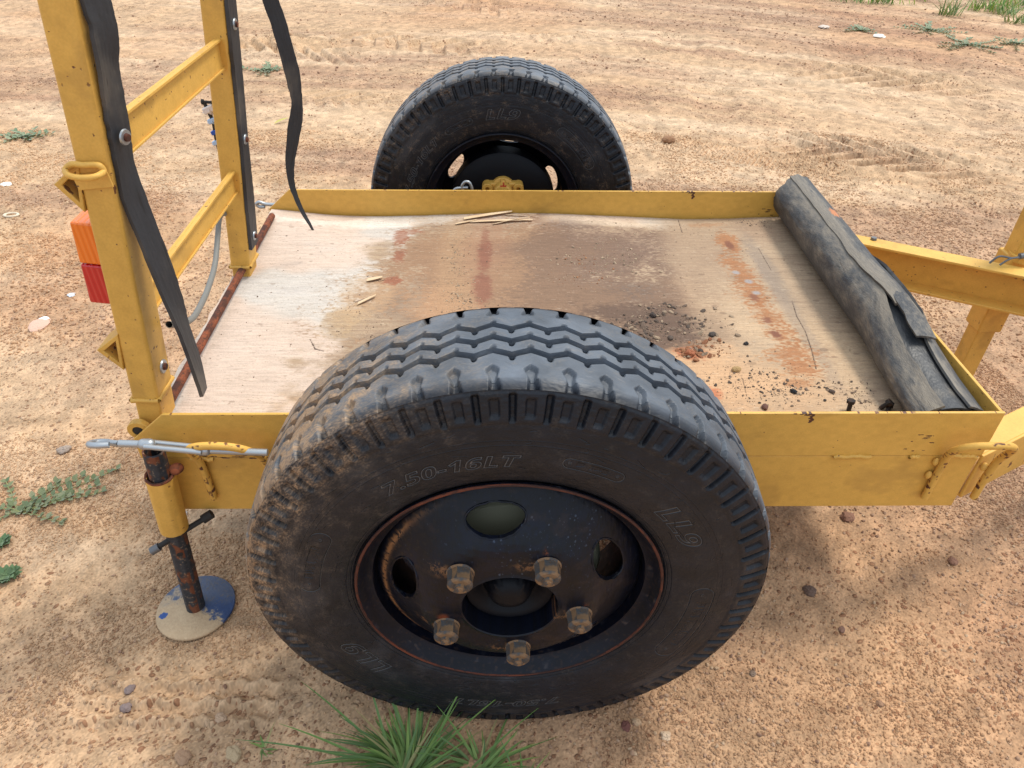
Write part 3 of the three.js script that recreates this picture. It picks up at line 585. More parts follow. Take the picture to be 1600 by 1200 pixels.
// plywood floor: weathered grey-white at the back, oily brown and rust-stained towards the front
const FX0 = -.648, FX1 = .850, FZ0 = -1.2185, FZ1 = -.2825, FY = .43;
const floorMat = (() => {
  const W = 1600, H = 1000, B = (u, v) => atY(u, v, FY), stains = [];
  const st = (u, v, rx, rz, col, k, n = .6, rot = 0) => { const p = B(u, v); stains.push([p.x, p.z, rx, rz, col, k, n, Math.cos(rot), Math.sin(rot)]); };
  // oil and dirt
  st(880, 470, .34, .30, [138, 108, 84], .75, 1.8); st(960, 400, .17, .16, [118, 92, 76], .75, .9); st(900, 350, .11, .07, [104, 84, 74], .6, 1); st(985, 455, .09, .06, [88, 72, 64], .6, 1); st(1040, 500, .12, .07, [92, 70, 56], .7, 1.1); st(870, 375, .05, .05, [92, 72, 62], .5, 1);
  st(810, 440, .24, .34, [146, 112, 84], .75, 1.8); st(960, 430, .20, .22, [112, 88, 72], .6, 1.7); st(1000, 520, .22, .2, [126, 98, 76], .65, 2); st(1030, 505, .10, .07, [84, 64, 52], .6, 1.4); st(1160, 590, .14, .09, [170, 136, 104], .5, 1.2); st(960, 350, .14, .025, [222, 200, 172], .5, 1.1);
  st(715, 420, .05, .33, [162, 128, 96], .65, .8); st(690, 520, .10, .16, [172, 132, 98], .6, .9); st(1120, 460, .07, .33, [176, 148, 118], .6, .9); st(1180, 360, .06, .08, [150, 122, 98], .5, .9); st(760, 380, .06, .2, [150, 112, 86], .5, .9);
  st(1090, 400, .07, .18, [148, 122, 98], .5, .9); st(1200, 420, .025, .22, [128, 114, 102], .45, .9); st(1255, 560, .10, .20, [190, 160, 126], .6, .7); st(1180, 600, .12, .10, [180, 146, 112], .6, .9); st(1100, 590, .1, .12, [190, 150, 112], .7, .8);
  st(1225, 470, .018, .30, [140, 122, 106], .4, 1.3, .02);
  st(540, 500, .05, .06, [176, 148, 112], .5, 1.6); st(570, 460, .06, .10, [186, 152, 116], .5, 1);
  st(455, 460, .10, .03, [190, 180, 172], .5, 1); st(520, 345, .2, .02, [240, 228, 212], .6, .8); st(640, 620, .2, .1, [200, 164, 130], .4, .8);
  // rust where the cross members' bolts lie under the wood
  for (const [u, v, rx, rz, k] of [[626, 372, .018, .035, .9], [624, 400, .014, .03, .8], [614, 438, .022, .018, .9], [640, 362, .03, .012, .6]]) st(u, v, rx, rz, [140, 84, 60], k * .85, 1.5);
  for (const [u, v, rx, rz, k] of [[757, 400, .017, .09, .85], [754, 450, .02, .07, .8], [758, 370, .012, .05, .5]]) st(u, v, rx, rz, [126, 78, 60], k * .8, 1.1);
  for (const [u, v, rx, rz, k] of [[1138, 373, 0.023, 0.053, .95], [1160, 425, 0.031, 0.056, .95], [1175, 455, 0.039, 0.077, .95], [1195, 490, 0.035, 0.070, .95], [1213, 520, 0.031, 0.049, .95], [1226, 552, 0.042, 0.042, .95], [1245, 570, 0.033, 0.028, .95], [1247, 597, .018, .012, .7], [1105, 347, .04, .012, .4]]) st(u, v, rx * 1.1, rz * 1.1, [154, 102, 64], k * .8, 1.9);
  for (const [u, v, rx, rz, k] of [[1140, 380, .009, .022, .8], [1178, 462, .012, .02, .7], [1212, 520, .014, .022, .9], [1198, 498, .012, .02, .7]]) st(u, v, rx, rz, [108, 64, 48], k * .8, 1.2);
  for (const [u, v] of [[1170, 437], [1182, 455], [1150, 423]]) st(u, v, .011, .010, [150, 142, 140], .85, .7);
  st(1110, 615, .02, .02, [170, 90, 56], .6, 1); st(1080, 550, .025, .02, [160, 84, 52], .6, 1.1);
  const rr = mulberry(15), flecks = new Float32Array(W * H);
  for (let i = 0; i < 11000; i++) { const x = rr() * W | 0, y = rr() * H | 0, k = rr(), l = 1 + rr() * rr() * 14; for (let q = 0; q < l; q++) { const yy = y + Math.round((rr() - .5) * .8), xx = x + q; if (xx < W && yy >= 0 && yy < H) flecks[yy * W + xx] = k < .75 ? .7 : -.7; } }
  for (let i = 0; i < 240; i++) { const x = rr() * W, y = rr() * H, R = 1 + rr() * rr() * 6; for (let b = -8; b <= 8; b++) for (let a = -12; a <= 12; a++) if (Math.hypot(a * .6, b) < R + (vn(x + a, y + b, 4096) - .5) * 3) { const xx = Math.round(x + a), yy = Math.round(y + b); if (xx >= 0 && xx < W && yy >= 0 && yy < H) flecks[yy * W + xx] = .55; } }
  const cracks = []; const ck = (pts, w) => cracks.push([pts.map(([u, v]) => B(u, v)), w]);
  ck([[1238, 468], [1245, 492], [1258, 515], [1268, 545], [1275, 575]], .0016); ck([[1060, 338], [1066, 360]], .0016); ck([[582, 432], [592, 440], [600, 437]], .002); ck([[555, 472], [572, 466], [586, 462]], .0022); ck([[484, 530], [492, 545], [505, 548]], .002); ck([[1160, 590], [1166, 618]], .001); ck([[1185, 385], [1205, 420]], .001);
  const segd = (px, pz, a, b) => { const dx = b.x - a.x, dz = b.z - a.z, t = clamp(((px - a.x) * dx + (pz - a.z) * dz) / (dx * dx + dz * dz)); return Math.hypot(px - a.x - dx * t, pz - a.z - dz * t); };
  const E0 = B(640, 345), E1 = B(505, 560);
  const col = dataTex(W, H, (i, j) => {
    const x = mix(FX0, FX1, i / W), z = mix(FZ0, FZ1, j / H);
    const grain = fbm(x * 9, z * 160, 4096, 3), grain2 = fbm(x * 30 + 9, z * 420, 4096, 2), cl = fbm(x * 9 + 5, z * 9, 4096, 5), f = vn(i * .5, j * .5, 4096), fine = fbm(i * .12, j * .2, 4096, 3);
    const wob = (cl - .5) * .2 + (fbm(x * 28, z * 50 + 3, 4096, 4) - .5) * .11, side = (x - E0.x) - (z - E0.z) * (E1.x - E0.x) / (E1.z - E0.z);
    let old = sstep(.03, -.05, side + wob); const backStrip = sstep(-1.12, -1.19, z + wob * .4) * sstep(.55, .35, x); old = Math.max(old, backStrip * .75);
    let c = mix3([146, 122, 98], [178, 152, 124], cl); c = mix3(c, [128, 102, 80], sstep(.5, .8, grain) * .4); c = mix3(c, [116, 94, 78], sstep(.55, .75, fbm(x * 5 + 31, z * 7, 4096, 5)) * .4);
    const white = mix3(mix3([196, 182, 166], [216, 204, 190], cl), mix3([200, 170, 150], [186, 180, 174], sstep(.4, .6, fbm(x * 4 + 8, z * 5, 4096, 4))), .55);
    c = mix3(c, white, old * (.82 + .18 * grain));
    const warp = fbm(x * 5 + 60, z * 8, 4096, 4);
    for (const [sx, sz, rx, rz, k, a, n, ca, sa] of stains) {
      const wx = rx > .09 ? (warp - .5) * .34 : 0, dx = x - sx + wx, dz = z - sz + wx * .5; if (Math.abs(dx) > rx * 3.2 + rz * .3 || Math.abs(dz) > rz * 3.2 + rx * .3) continue;
      const e = Math.hypot((dx * ca - dz * sa) / rx, (dx * sa + dz * ca) / rz) + (cl - .5) * n + (fine - .5) * n * .8; const m = sstep(1.4, .55, e) * Math.min(1, a * 1.1) * (1 - old * .35); if (m > 0) { c = mix3(c, k, m);  }
    }
    const g2 = .93 + .14 * grain2 + .07 * (f - .5); c = [c[0] * g2, c[1] * g2, c[2] * g2];
    const fl = flecks[j * W + i]; if (fl) c = mix3(c, fl > 0 ? [96, 74, 58] : [236, 222, 200], Math.abs(fl) * (old > .5 ? .5 : .55));
    for (const [P, w] of cracks) for (let q = 0; q < P.length - 1; q++) if (Math.abs(x - P[q].x) < .06 && segd(x, z, P[q], P[q + 1]) < w * (fine * 1.3 - .15)) c = mix3(c, [66, 50, 40], .8);
    return c;
  }, { repeat: false });
  const bump = dataTex(W, H, (i, j) => { const x = mix(FX0, FX1, i / W), z = mix(FZ0, FZ1, j / H); let b = .5 + .3 * (fbm(x * 9, z * 160, 4096, 3) - .5) + .3 * (fbm(i * .1, j * .1, 4096, 4) - .5) + .15 * (vn(i * .5, j * .5, 4096) - .5) - .2 * Math.max(0, flecks[j * W + i]); for (const [P, w] of cracks) for (let q = 0; q < P.length - 1; q++) if (Math.abs(x - P[q].x) < .06 && segd(x, z, P[q], P[q + 1]) < w) b -= .4; return b; }, { srgb: false, repeat: false });
  return std({ map: col, bumpMap: bump, bumpScale: .0022, roughness: .85 });
})();
function floorY(x, z) {                                           // warped sheet, its back corner curled up
  const c = sstep(-.40, -.66, x) * sstep(-.95, -1.23, z); const edge = sstep(-1.06, -1.22, z);
  return FY + .012 * c + .006 * edge * Math.sin(x * 7 + 1) + .004 * (wn(x * 3, z * 3, 2) - .5) - .004 * sstep(-.1, .5, x) * sstep(-.3, -.8, z);
}
{
  const nx = 150, nz = 100, P = [], U = [], I = [], T = .016;
  const top = (i, j) => { let x = mix(FX0, FX1, i / nx), z = mix(FZ0, FZ1, j / nz); const rag = (wn(z * 30, 5, 3) - .5) * .008; if (i === 0) x += rag + .02 * sstep(-.8, -1.1, z) * sstep(-1.3, -1.15, z); const rz = (wn(x * 22, 8, 3) - .5) * .004; if (j === 0) z += rz + .004; return [x, floorY(x, z), z]; };
  for (let s = 0; s < 2; s++) for (let j = 0; j <= nz; j++) for (let i = 0; i <= nx; i++) { const [x, y, z] = top(i, j); P.push(x, y - s * T, z); U.push((x - FX0) / (FX1 - FX0), (z - FZ0) / (FZ1 - FZ0)); }
  const n1 = nx + 1, off = n1 * (nz + 1);
  for (let j = 0; j < nz; j++) for (let i = 0; i < nx; i++) { const a = j * n1 + i, b = a + 1, c = a + n1, d = c + 1; I.push(a, c, b, b, c, d, a + off, b + off, c + off, b + off, d + off, c + off); }
  for (let i = 0; i < nx; i++) for (const j of [0, nz]) { const a = j * n1 + i, b = a + 1; j ? I.push(a, a + off, b, b, a + off, b + off) : I.push(a, b, a + off, b, b + off, a + off); }
  for (let j = 0; j < nz; j++) for (const i of [0, nx]) { const a = j * n1 + i, b = a + n1; i ? I.push(a, b, a + off, b, b + off, a + off) : I.push(a, a + off, b, b, a + off, b + off); }
  const g = new THREE.BufferGeometry(); g.setAttribute('position', new THREE.Float32BufferAttribute(P, 3)); g.setAttribute('uv', new THREE.Float32BufferAttribute(U, 2)); g.setIndex(I);
  mesh('plywood_floor', toCreasedNormals(g, .6), floorMat, trailer).userData.label = 'weathered plywood floor, whitened at the back, oil and rust stained';
}
// splinters of veneer lifting at the far edge
const splinterMat = std({ color: 0xffffff, roughness: .9, map: floorMat.map });
splinterMat.map = dataTex(128, 64, (x, y) => { const g = fbm(x * .05, y * .5, 4096, 3); return mix3([236, 214, 182], [196, 164, 126], g); });
for (const [u0, v0, u1, v1, w, lift] of [[725, 341, 800, 335, .018, .010], [735, 347, 832, 347, .012, .006], [770, 352, 828, 345, .006, .012], [712, 350, 745, 346, .010, .004], [790, 339, 838, 341, .005, .012], [574, 436, 598, 434, .016, .007], [560, 473, 588, 463, .014, .008]]) {
  const a = atY(u0, v0, FY), b = atY(u1, v1, FY), m = a.clone().lerp(b, .5); for (const q of [a, b, m]) q.y = floorY(q.x, q.z) + .0015; m.y += lift * .35; b.y += lift * .5;
  const o = V(0, .002, w); mesh('veneer_splinter', sheet([a, m, b], [a.clone().add(o), m.clone().add(o), b.clone().addScaledVector(o, .55)], .0012, 16), splinterMat, trailer);
}
tick('floor');
// ---- drawbars, front stand
for (const [z0, s] of [[ZN - .002, -1], [ZF - .006, 1]]) {
  const p0 = V(XR + .002, 0, z0), p1 = V(1.76, 0, -.752 - s * .012), d = p1.clone().sub(p0).normalize(), inn = V(-d.z * s, 0, d.x * s); if (inn.z * s < 0) inn.negate();
  const L = (a, y, t = 0) => a.clone().addScaledVector(inn, t).setY(y);
  mesh('drawbar', join(bar(L(p0, .341), L(p1, .341), .006, .108), bar(L(p0, .392, .027), L(p1, .392, .027), .050, .0075), bar(L(p0, .290, .027), L(p1, .290, .027), .050, .0075)), s > 0 ? yellowWorn : yellow, trailer);
}
mesh('hitch', join(bx(1.70, 1.84, .30, .40, -.80, -.705, .008), cyl(V(1.84, .35, -.7525), V(1.95, .35, -.7525), .03)), yellowWorn, trailer);
{
  const a = atZ(1541, 498, -1.045), x = a.x, z = -1.045;
  mesh('stand_sleeve', join(bx(x - .034, x + .034, .172, .405, z - .034, z + .034, .005)), yellowWorn, trailer);
  const leg = mesh('stand_leg', join(bx(x - .026, x + .026, .004, .70, z - .026, z + .026, .004)), yellowWorn, trailer);
  mesh('stand_collar', join(cyl(V(x, .396, z + .02), V(x, .412, z + .02), .034)), yellowWorn, trailer);
  const c = atZ(1590, 402, -1.0); mesh('lynch_pin', join(tube([c.clone().add(V(-.075, -.012, .01)), c.clone().add(V(-.06, .008, .012)), c.clone().add(V(-.02, .004, .012)), c.clone().add(V(.012, .012, .01))], .0028, 30, 8), tube([c.clone().add(V(-.05, -.014, .016)), c.clone().add(V(-.03, .004, .016)), c.clone().add(V(.01, .006, .012))], .0026, 24, 8), cyl(c.clone().add(V(-.004, .008, .01)), c.clone().add(V(.02, .012, .01)), .008)), steelDull, trailer);
}
{ const p = atY(1365, 374, .3965); mesh('bolt_head', join(cyl(p.clone(), p.clone().add(V(0, .006, 0)), .009, .008, 6)), steelDull, trailer); }

// ---- rope hooks welded on the near side
function hook(pts) { return boxUV(tube(pts, .0068, 70, 12)); }
const pt3 = paintTex(31, 5200, 512, 512), yellowRusty = std({ map: pt3.col, bumpMap: pt3.bump, bumpScale: .0015, roughness: .7 });
const hz = ZN + .0065;
mesh('rope_hook', hook([V(.787, .294, hz), V(.787, .35, hz + .001), V(.785, .395, hz + .005), V(.781, .425, hz + .015), V(.786, .447, hz + .028), V(.802, .459, hz + .036), V(.830, .463, hz + .040), V(.856, .461, hz + .039), V(.872, .449, hz + .032), V(.879, .426, hz + .019), V(.881, .395, hz + .006), V(.881, .35, hz + .001), V(.881, .294, hz)]), yellowRusty, trailer);
mesh('rope_hook', hook([V(-.539, .302, hz), V(-.539, .36, hz + .001), V(-.539, .40, hz + .006), V(-.542, .432, hz + .018), V(-.534, .456, hz + .034), V(-.512, .470, hz + .043), V(-.480, .474, hz + .046), V(-.448, .466, hz + .043), V(-.430, .448, hz + .034), V(-.424, .42, hz + .016), V(-.424, .36, hz + .001), V(-.424, .302, hz)]), yellowRusty, trailer);
for (const [x, y] of [[.7845, .385], [.7835, .352], [.8785, .372], [-.5365, .378], [-.534, .318]]) { const g = roughen(new THREE.IcosahedronGeometry(.0075, 2), .35, 60, x * 40); g.scale(.8, 1.3, .7).translate(x - .008, y, hz - .003); mesh('weld_bead', boxUV(g), yellowWorn, trailer); }
for (const x of [-.35, .3]) mesh('rope_hook', hook([V(x, .30, ZF - .006), V(x, .42, ZF - .008), V(x + .005, .465, ZF - .035), V(x + .05, .47, ZF - .042), V(x + .09, .46, ZF - .03), V(x + .095, .41, ZF - .008), V(x + .095, .30, ZF - .006)]), yellowWorn, trailer);

// ---- jack at the rear near corner
{
  const t = V(-.598, .447, -.241), b = V(-.637, .012, -.241), at = y => b.clone().lerp(t, (y - b.y) / (t.y - b.y));
  const j = group('jack', trailer);
  mesh('sleeve', boxUV(pipe(at(.252), at(.388), .0250, .0215)), yellowWorn, j);
  mesh('inner_tube', boxUV(pipe(at(.010), at(.447), .0182, .0148), 1.2), oldPipe, j);
  { const r = mulberry(4), pts = []; for (let k = 0; k <= 14; k++) { const a = k / 14 * TAU; const c = at(.389); pts.push(V(c.x + .0232 * Math.cos(a), c.y + (r() - .5) * .004, c.z + .0232 * Math.sin(a))); } mesh('sleeve_rim', boxUV(new THREE.TubeGeometry(new THREE.CatmullRomCurve3(pts, true), 60, .0027, 8, true)), rust, j); }
  const lump = roughen(new THREE.IcosahedronGeometry(.012, 2), .5, 50, 3); lump.scale(1.1, .9, 1).translate(at(.40).x + .026, .395, -.249); mesh('weld_bead', boxUV(lump), rust, j);
  const pc = at(.238);
  mesh('locking_pin', join(cyl(V(pc.x - .035, .222, -.215), V(pc.x + .062, .262, -.262), .0052), cyl(V(pc.x + .050, .257, -.256), V(pc.x + .066, .264, -.264), .0088)), darkIron, j);
  mesh('nut', join(cyl(V(pc.x - .040, .219, -.213), V(pc.x - .026, .225, -.219), .0085, .0085, 6)), steelDull, j);
  const hole = at(.196); mesh('pin_hole', boxUV(new THREE.CylinderGeometry(.0055, .0055, .0012, 20).rotateX(Math.PI / 2).rotateY(.35).translate(hole.x + .0062, hole.y, hole.z + .0170)), darkIron, j);
  const plateTex = dataTex(512, 512, (x, y) => {
    const X = x / 512 - .5, Y = y / 512 - .5, n = fbm(x * .02 + 3, y * .02, 4096, 5), f = fbm(x * .08, y * .08 + 9, 4096, 4), e = vn(x * .5, y * .5, 4096);
    let c = mix3([40, 58, 96], [62, 84, 124], n); const d = Y * 1.0 - X * .55 + (n - .5) * .5 + (f - .5) * .12 + .02; // wet sand dried on the near side of the plate
    c = mix3(c, mix3([182, 150, 112], [202, 172, 132], f), sstep(-.05, .07, d + (e - .5) * .06) * .93); c = mix3(c, [92, 82, 78], sstep(.55, .75, f) * sstep(.02, -.12, Y) * .8);
    const blob = Math.hypot(X + .37, Y - .14) + (f - .5) * .05; c = mix3(c, [44, 76, 136], sstep(.055, .04, blob)); c = mix3(c, [122, 120, 122], sstep(.05, -.2, Y + (n - .5) * .3) * .45);
    c = mix3(c, [120, 66, 36], sstep(.075, .045, Math.hypot(X - .02, Y - .0) + (f - .5) * .04) * .8); return [c[0] * (.94 + e * .1), c[1] * (.94 + e * .1), c[2] * (.94 + e * .1)];
  }, { repeat: false });
  const pg = lathe([[.0005, .0085], [.074, .0085], [.0765, .007], [.0775, .0045], [.0765, .001], [.074, 0], [.0005, 0]], 64, .6).rotateX(-Math.PI / 2); // disc lying flat
  const p = pg.attributes.position, uv = new Float32Array(p.count * 2); for (let i = 0; i < p.count; i++) { uv[i * 2] = p.getX(i) / .156 + .5; uv[i * 2 + 1] = p.getZ(i) / .156 + .5; } pg.setAttribute('uv', new THREE.BufferAttribute(uv, 2));
  const f = mesh('foot_plate', pg, std({ map: plateTex, bumpMap: rustBump, bumpScale: .0008, roughness: .72 }), j); f.position.set(b.x, .004, b.z); f.rotation.z = .01; f.userData.label = 'round blue foot plate half covered with dried sand';
}

// ---- upright loading frame hinged at the rear: two leaning posts, channel rungs, rubber strips bolted on
const LEAN = .1195, ZP = -.30, ZQ = -.86, PD = .064;               // near faces of the two posts and their depth
const postX = y => -.6395 + LEAN * (y - .5);                        // outer edge of the posts
const PW = .0455;
for (const z of [ZP, ZQ]) {
  const c = y => V(postX(y) + PW / 2, y, z - PD / 2), y0 = z === ZP ? .505 : .455;
  const g = bar(c(y0), c(1.72), PW, PD, V(0, 0, 1), .006);
  mesh('frame_post', join(g), yellow, trailer);
  mesh('post_foot', join(bar(c(y0 - .06), c(y0 - .0015), PW - .004, PD - .006, V(0, 0, 1), .004)), yellowWorn, trailer);
  const b = []; for (const [ax, az] of [[-.5, 0], [.5, 0], [.5, -1], [-.5, -1], [-.5, 0]]) { const q = c(y0); b.push(V(q.x + ax * PW * 1.02, y0 + .002, z + az * PD - (az ? .001 : -.001))); }
  for (let i = 0; i < 4; i++) mesh('weld_bead', boxUV(tube([b[i], b[i].clone().lerp(b[i + 1], .3).add(V(0, .001, 0)), b[i].clone().lerp(b[i + 1], .7), b[i + 1]], .0042, 14, 7)), yellowWorn, trailer);
}
const rungY = [[.955, .898], [.690, .640], [1.30, 1.245]];
rungY.forEach(([hi, lo]) => {                                     // channel with its open side to the bed
  const y = (hi + lo) / 2, x = postX(y) + .024, z0 = ZP - PD + .001, z1 = ZQ - .001;
  const g = [bx(x, x + .005, lo, hi, z0, z1, .001), bx(x + .005, x + .013, hi - .005, hi, z0, z1, .001), bx(x + .005, x + .009, lo, lo + .004, z0, z1, .001)];
  mesh('rung', join(...g), yellowWorn, trailer);
});
{ // hinge: rusty rod across the back, knuckle and pin at the near post
  mesh('hinge_rod', boxUV(cyl(V(-.614, .451, -.345), V(-.622, .449, -1.16), .0085), 3), rust, trailer);
  mesh('hinge_knuckle', join(pipe(V(-.638, .452, -.296), V(-.638, .452, -.283), .019, .010)), yellowWorn, trailer);
  mesh('hinge_pin', join(cyl(V(-.638, .452, -.300), V(-.638, .452, -.284), .0095)), darkIron, trailer);
}
function washer(p, n, parent = trailer, r = .011) { const q = p.clone().addScaledVector(n, .0025); mesh('washer', join(cyl(p, q, r, r * .94, 24)), steel, parent); mesh('bolt_head', join(cyl(q, q.clone().addScaledVector(n, .004), r * .52, r * .45, 16)), rust, parent); }
{ // near strip: bolted flat on the post above, torn loose below and bent out over the bed
  const E = (u, v, z) => atZ(u, v, z), zl = -.309, zr = -.352;
  const face = y => postX(y) + PW + .004;
  const L = [], R = [];
  for (const y of [1.6, 1.4, 1.22]) { L.push(V(face(y), y, zl)); R.push(V(face(y) + .004, y, zr)); }
  for (const q of [[128, 0], [143, 50], [155, 110], [162, 160], [170, 208], [179, 253], [195, 322], [226, 398], [253, 463], [272, 503], [294, 560], [315, 620]]) L.push(E(...q, zl));
  for (const q of [[172, 0], [182, 57], [184, 110], [193, 157], [201, 202], [207, 253], [231, 320], [259, 393], [284, 467], [292, 503], [311, 560], [321, 606]]) R.push(E(...q, zr));
  mesh('rubber_strip', sheet(L, R, .006, 260, .0022), strapMat, trailer).userData.label = 'torn black rubber strip bent away from the near post';
  const wp = E(190, 214, -.325); washer(V(wp.x + .004, wp.y, wp.z), V(1, -.12, .25).normalize());
  for (const y of [.552]) washer(V(postX(y) + PW + .0005, y, -.337), V(1, -.12, 0).normalize(), trailer, .0125);
}
{ // far strip, still bolted along its post
  const f = y => postX(y) + PW + .0045, L = [], R = []; for (const y of [.50, .62, .75, .9, 1.05, 1.2, 1.4]) { L.unshift(V(f(y), y, ZQ - .004 + .003 * Math.sin(y * 31))); R.unshift(V(f(y) + .001, y, ZQ - .050 - .004 * Math.sin(y * 23 + 1))); }
  mesh('rubber_strip', sheet(L, R, .007, 160, .0018), strapMat, trailer);
  for (const y of [.975, .525, .75]) washer(V(f(y) + .004, y, ZQ - .027), V(1, -.12, 0).normalize());
}
{ // loose strip that hangs down from the top of the far post
  const z = -.95, l = [[410, 0], [430, 60], [441, 100], [449, 132], [455, 160], [450, 195], [447, 225], [446, 258], [452, 290], [466, 325], [488, 359]], r = [[436, 0], [449, 40], [460, 82], [468, 110], [472, 150], [473, 185], [468, 215], [461, 250], [460, 285], [470, 318], [490, 360]];
  const top = [V(-.534, 1.42, -.915), V(-.530, 1.30, -.92), V(-.505, 1.14, -.94)], top2 = [V(-.530, 1.42, -.955), V(-.500, 1.30, -.96), V(-.468, 1.14, -.955)];
  mesh('rubber_strip', sheet([...top, ...l.map(q => atZ(...q, z))], [...top2, ...r.map(q => atZ(...q, z - .006))], .004, 260, .0013), strapMat, trailer).userData.label = 'loose black rubber strip hanging free with a pointed end';
  washer(V(-.5285, 1.40, -.935), V(1, 0, 0));
}
// folded brackets on the outside of the near post, a rope ring and the tail lamp
function bracket(pts, z0, z1) {
  const P = pts.map(q => atZ(...q, z0)), c = P.reduce((a, b) => a.clone().add(b)).multiplyScalar(1 / 3), sh = new THREE.Shape(P.map(q => new THREE.Vector2(q.x, q.y)));
  sh.holes.push(new THREE.Path(P.map(q => new THREE.Vector2(mix(c.x, q.x, .70), mix(c.y, q.y, .70))).reverse()));
  return boxUV(new THREE.ExtrudeGeometry(sh, { depth: Math.abs(z1 - z0) - .003, bevelThickness: .0015, bevelSize: .0015, bevelSegments: 2 }).translate(0, 0, z1 + .0015));
}
mesh('bracket', bracket([[86, 289], [131, 330], [121, 255]], ZP + .002, ZP - .05), yellow, trailer);
mesh('bracket', bracket([[153, 548], [192, 577], [183, 524]], ZP + .002, ZP - .05), yellow, trailer);
{ const c = [[103, 264], [112, 257], [130, 258], [156, 259], [162, 267], [150, 276], [125, 278], [107, 274]].map(([u, v], i) => atZ(u, v, ZP + (i > 4 ? .022 : .006))); mesh('rope_ring', boxUV(new THREE.TubeGeometry(new THREE.CatmullRomCurve3(c, true), 60, .0044, 9, true)), yellowWorn, trailer);
  const q = postX(.885); mesh('post_band', join(bar(V(q - .003, .893, ZP + .002), V(q + PW + .001, .898, ZP + .002), .003, .022, V(0, 1, 0))), yellowWorn, trailer); }
{
  const lamp = group('tail_lamp', trailer), z0 = -.335, z1 = -.41, a = atZ(108, 350, z0), b = atZ(125, 416, z0), c = atZ(141, 476, z0);
  const lens = (p, q, w) => { const c0 = V(p.x + w / 2, p.y, (z0 + z1) / 2), c1 = V(q.x + w / 2, q.y, (z0 + z1) / 2); return boxUV(bar(c0, c1, w, Math.abs(z1 - z0), V(0, 0, 1), .004), 20); };
  const ribs = dataTex(64, 64, (x, y) => .5 + .5 * Math.cos(x / 64 * TAU * 6), { srgb: false });
  const m = (hex) => new THREE.MeshPhysicalMaterial({ color: hex, roughness: .28, clearcoat: .5, clearcoatRoughness: .15, bumpMap: ribs, bumpScale: .0015 });
  const w = .052;
  mesh('amber_lens', lens(a, b.clone().lerp(a, .02), w), m(0xf07808), lamp); mesh('red_lens', lens(b, c, w), m(0xc40a10), lamp);
  mesh('lamp_body', join(bar(V(a.x + w + .006, a.y - .002, (z0 + z1) / 2), V(c.x + w + .006, c.y + .002, (z0 + z1) / 2), .012, .07, V(0, 0, 1), .003)), blackPlastic, lamp);
  mesh('lamp_bracket', join(bar(V(a.x + w + .012, .78, (z0 + z1) / 2), V(postX(.78) + .01, .78, ZP - .03), .004, .05, V(0, 1, 0))), yellowWorn, lamp);
}
{ // wiring: grey cable from the far post to the near one; lamp connectors behind the far post
  const p = [[352, 333, -.87], [343, 340, -.80], [340, 372, -.76], [336, 412, -.70], [326, 448, -.62], [313, 478, -.54], [300, 498, -.47], [282, 506, -.41], [264, 507, -.36]].map(([u, v, z]) => atZ(u, v, z));
  mesh('grey_cable', boxUV(tube(p, .0058, 70, 10)), greyCable, trailer);
  const blue = std({ color: 0x1f4fa8, roughness: .4 }), pale = std({ color: 0xa9c4e2, roughness: .35 }), clear = std({ color: 0xd9cfc8, roughness: .3 });
  const k = group('wire_connector', trailer), z = -.905, at = (u, v) => atZ(u, v, z);
  const nub = (u, v, r, m, name) => { const q = at(u, v); const g = mergeGeometries([new RoundedBoxGeometry(r * 1.5, r * .8, r, 2, r * .15).rotateZ(.4), new THREE.ConeGeometry(r * .7, r * 1.3, 5).toNonIndexed().rotateZ(1.9).translate(-r * .4, -r * .3, 0)]).translate(q.x + r * .4, q.y, q.z); mesh(name, boxUV(g), m, k); };
  nub(322, 170, .017, clear, 'clear_sleeve'); nub(328, 188, .012, pale, 'connector'); nub(333, 206, .011, blue, 'connector'); nub(335, 222, .011, pale, 'connector');
  const w = [[318, 158], [326, 175], [333, 190], [336, 207], [340, 226], [346, 240]].map(q => at(...q)); w.push(V(postX(.7) + .03, .69, -.90)); mesh('wire', boxUV(tube(w, .004, 40, 7)), blackPlastic, k);
  mesh('bolt', join(cyl(at(316, 159), at(345, 161), .003), cyl(at(315, 159), at(318, 159.2), .0055)), darkIron, k);
}
// ---- stub axles and the yellow axle casting behind the far panel
mesh('stub_axle', join(cyl(V(0, AX, ZN + .002), V(0, AX, -.13), .026)), darkIron, trailer);
{
  const zf = -1.355, s = [lathe([[.0005, .03], [.020, .03], [.026, .024], [.028, 0], [.036, -.004], [.036, -.05], [.0005, -.05]], 40).translate(0, .443, zf)];
  for (const k of [-1, 1]) s.push(bx(k * .016, k * .05, .428, .466, zf - .03, zf + .004, .006), pipe(V(k * .045, .452, zf + .016), V(k * .045, .452, zf - .02), .0155, .0065), bx(k * .012, k * .045, .40, .44, zf - .05, zf - .004, .004));
  s.push(cyl(V(0, .443, ZF - .006), V(0, .443, zf + .01), .022), cyl(V(0, .466, zf + .006), V(0, .478, zf + .004), .008, .0065));
  mesh('axle_casting', join(...s), yellowWorn, trailer);
  const red = std({ color: 0xb5301c, roughness: .6 }); mesh('paint_mark', join(bx(-.008, .010, .4645, .4675, zf + .018, zf + .0285, .0005), bx(0, .0035, .456, .4715, zf + .012, zf + .029, .0005)), red, trailer);
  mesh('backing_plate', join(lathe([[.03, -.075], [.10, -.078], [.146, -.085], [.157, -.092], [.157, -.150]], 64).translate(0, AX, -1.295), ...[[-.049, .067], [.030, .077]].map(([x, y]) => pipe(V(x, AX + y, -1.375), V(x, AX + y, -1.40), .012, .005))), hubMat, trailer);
}
tick('frame');
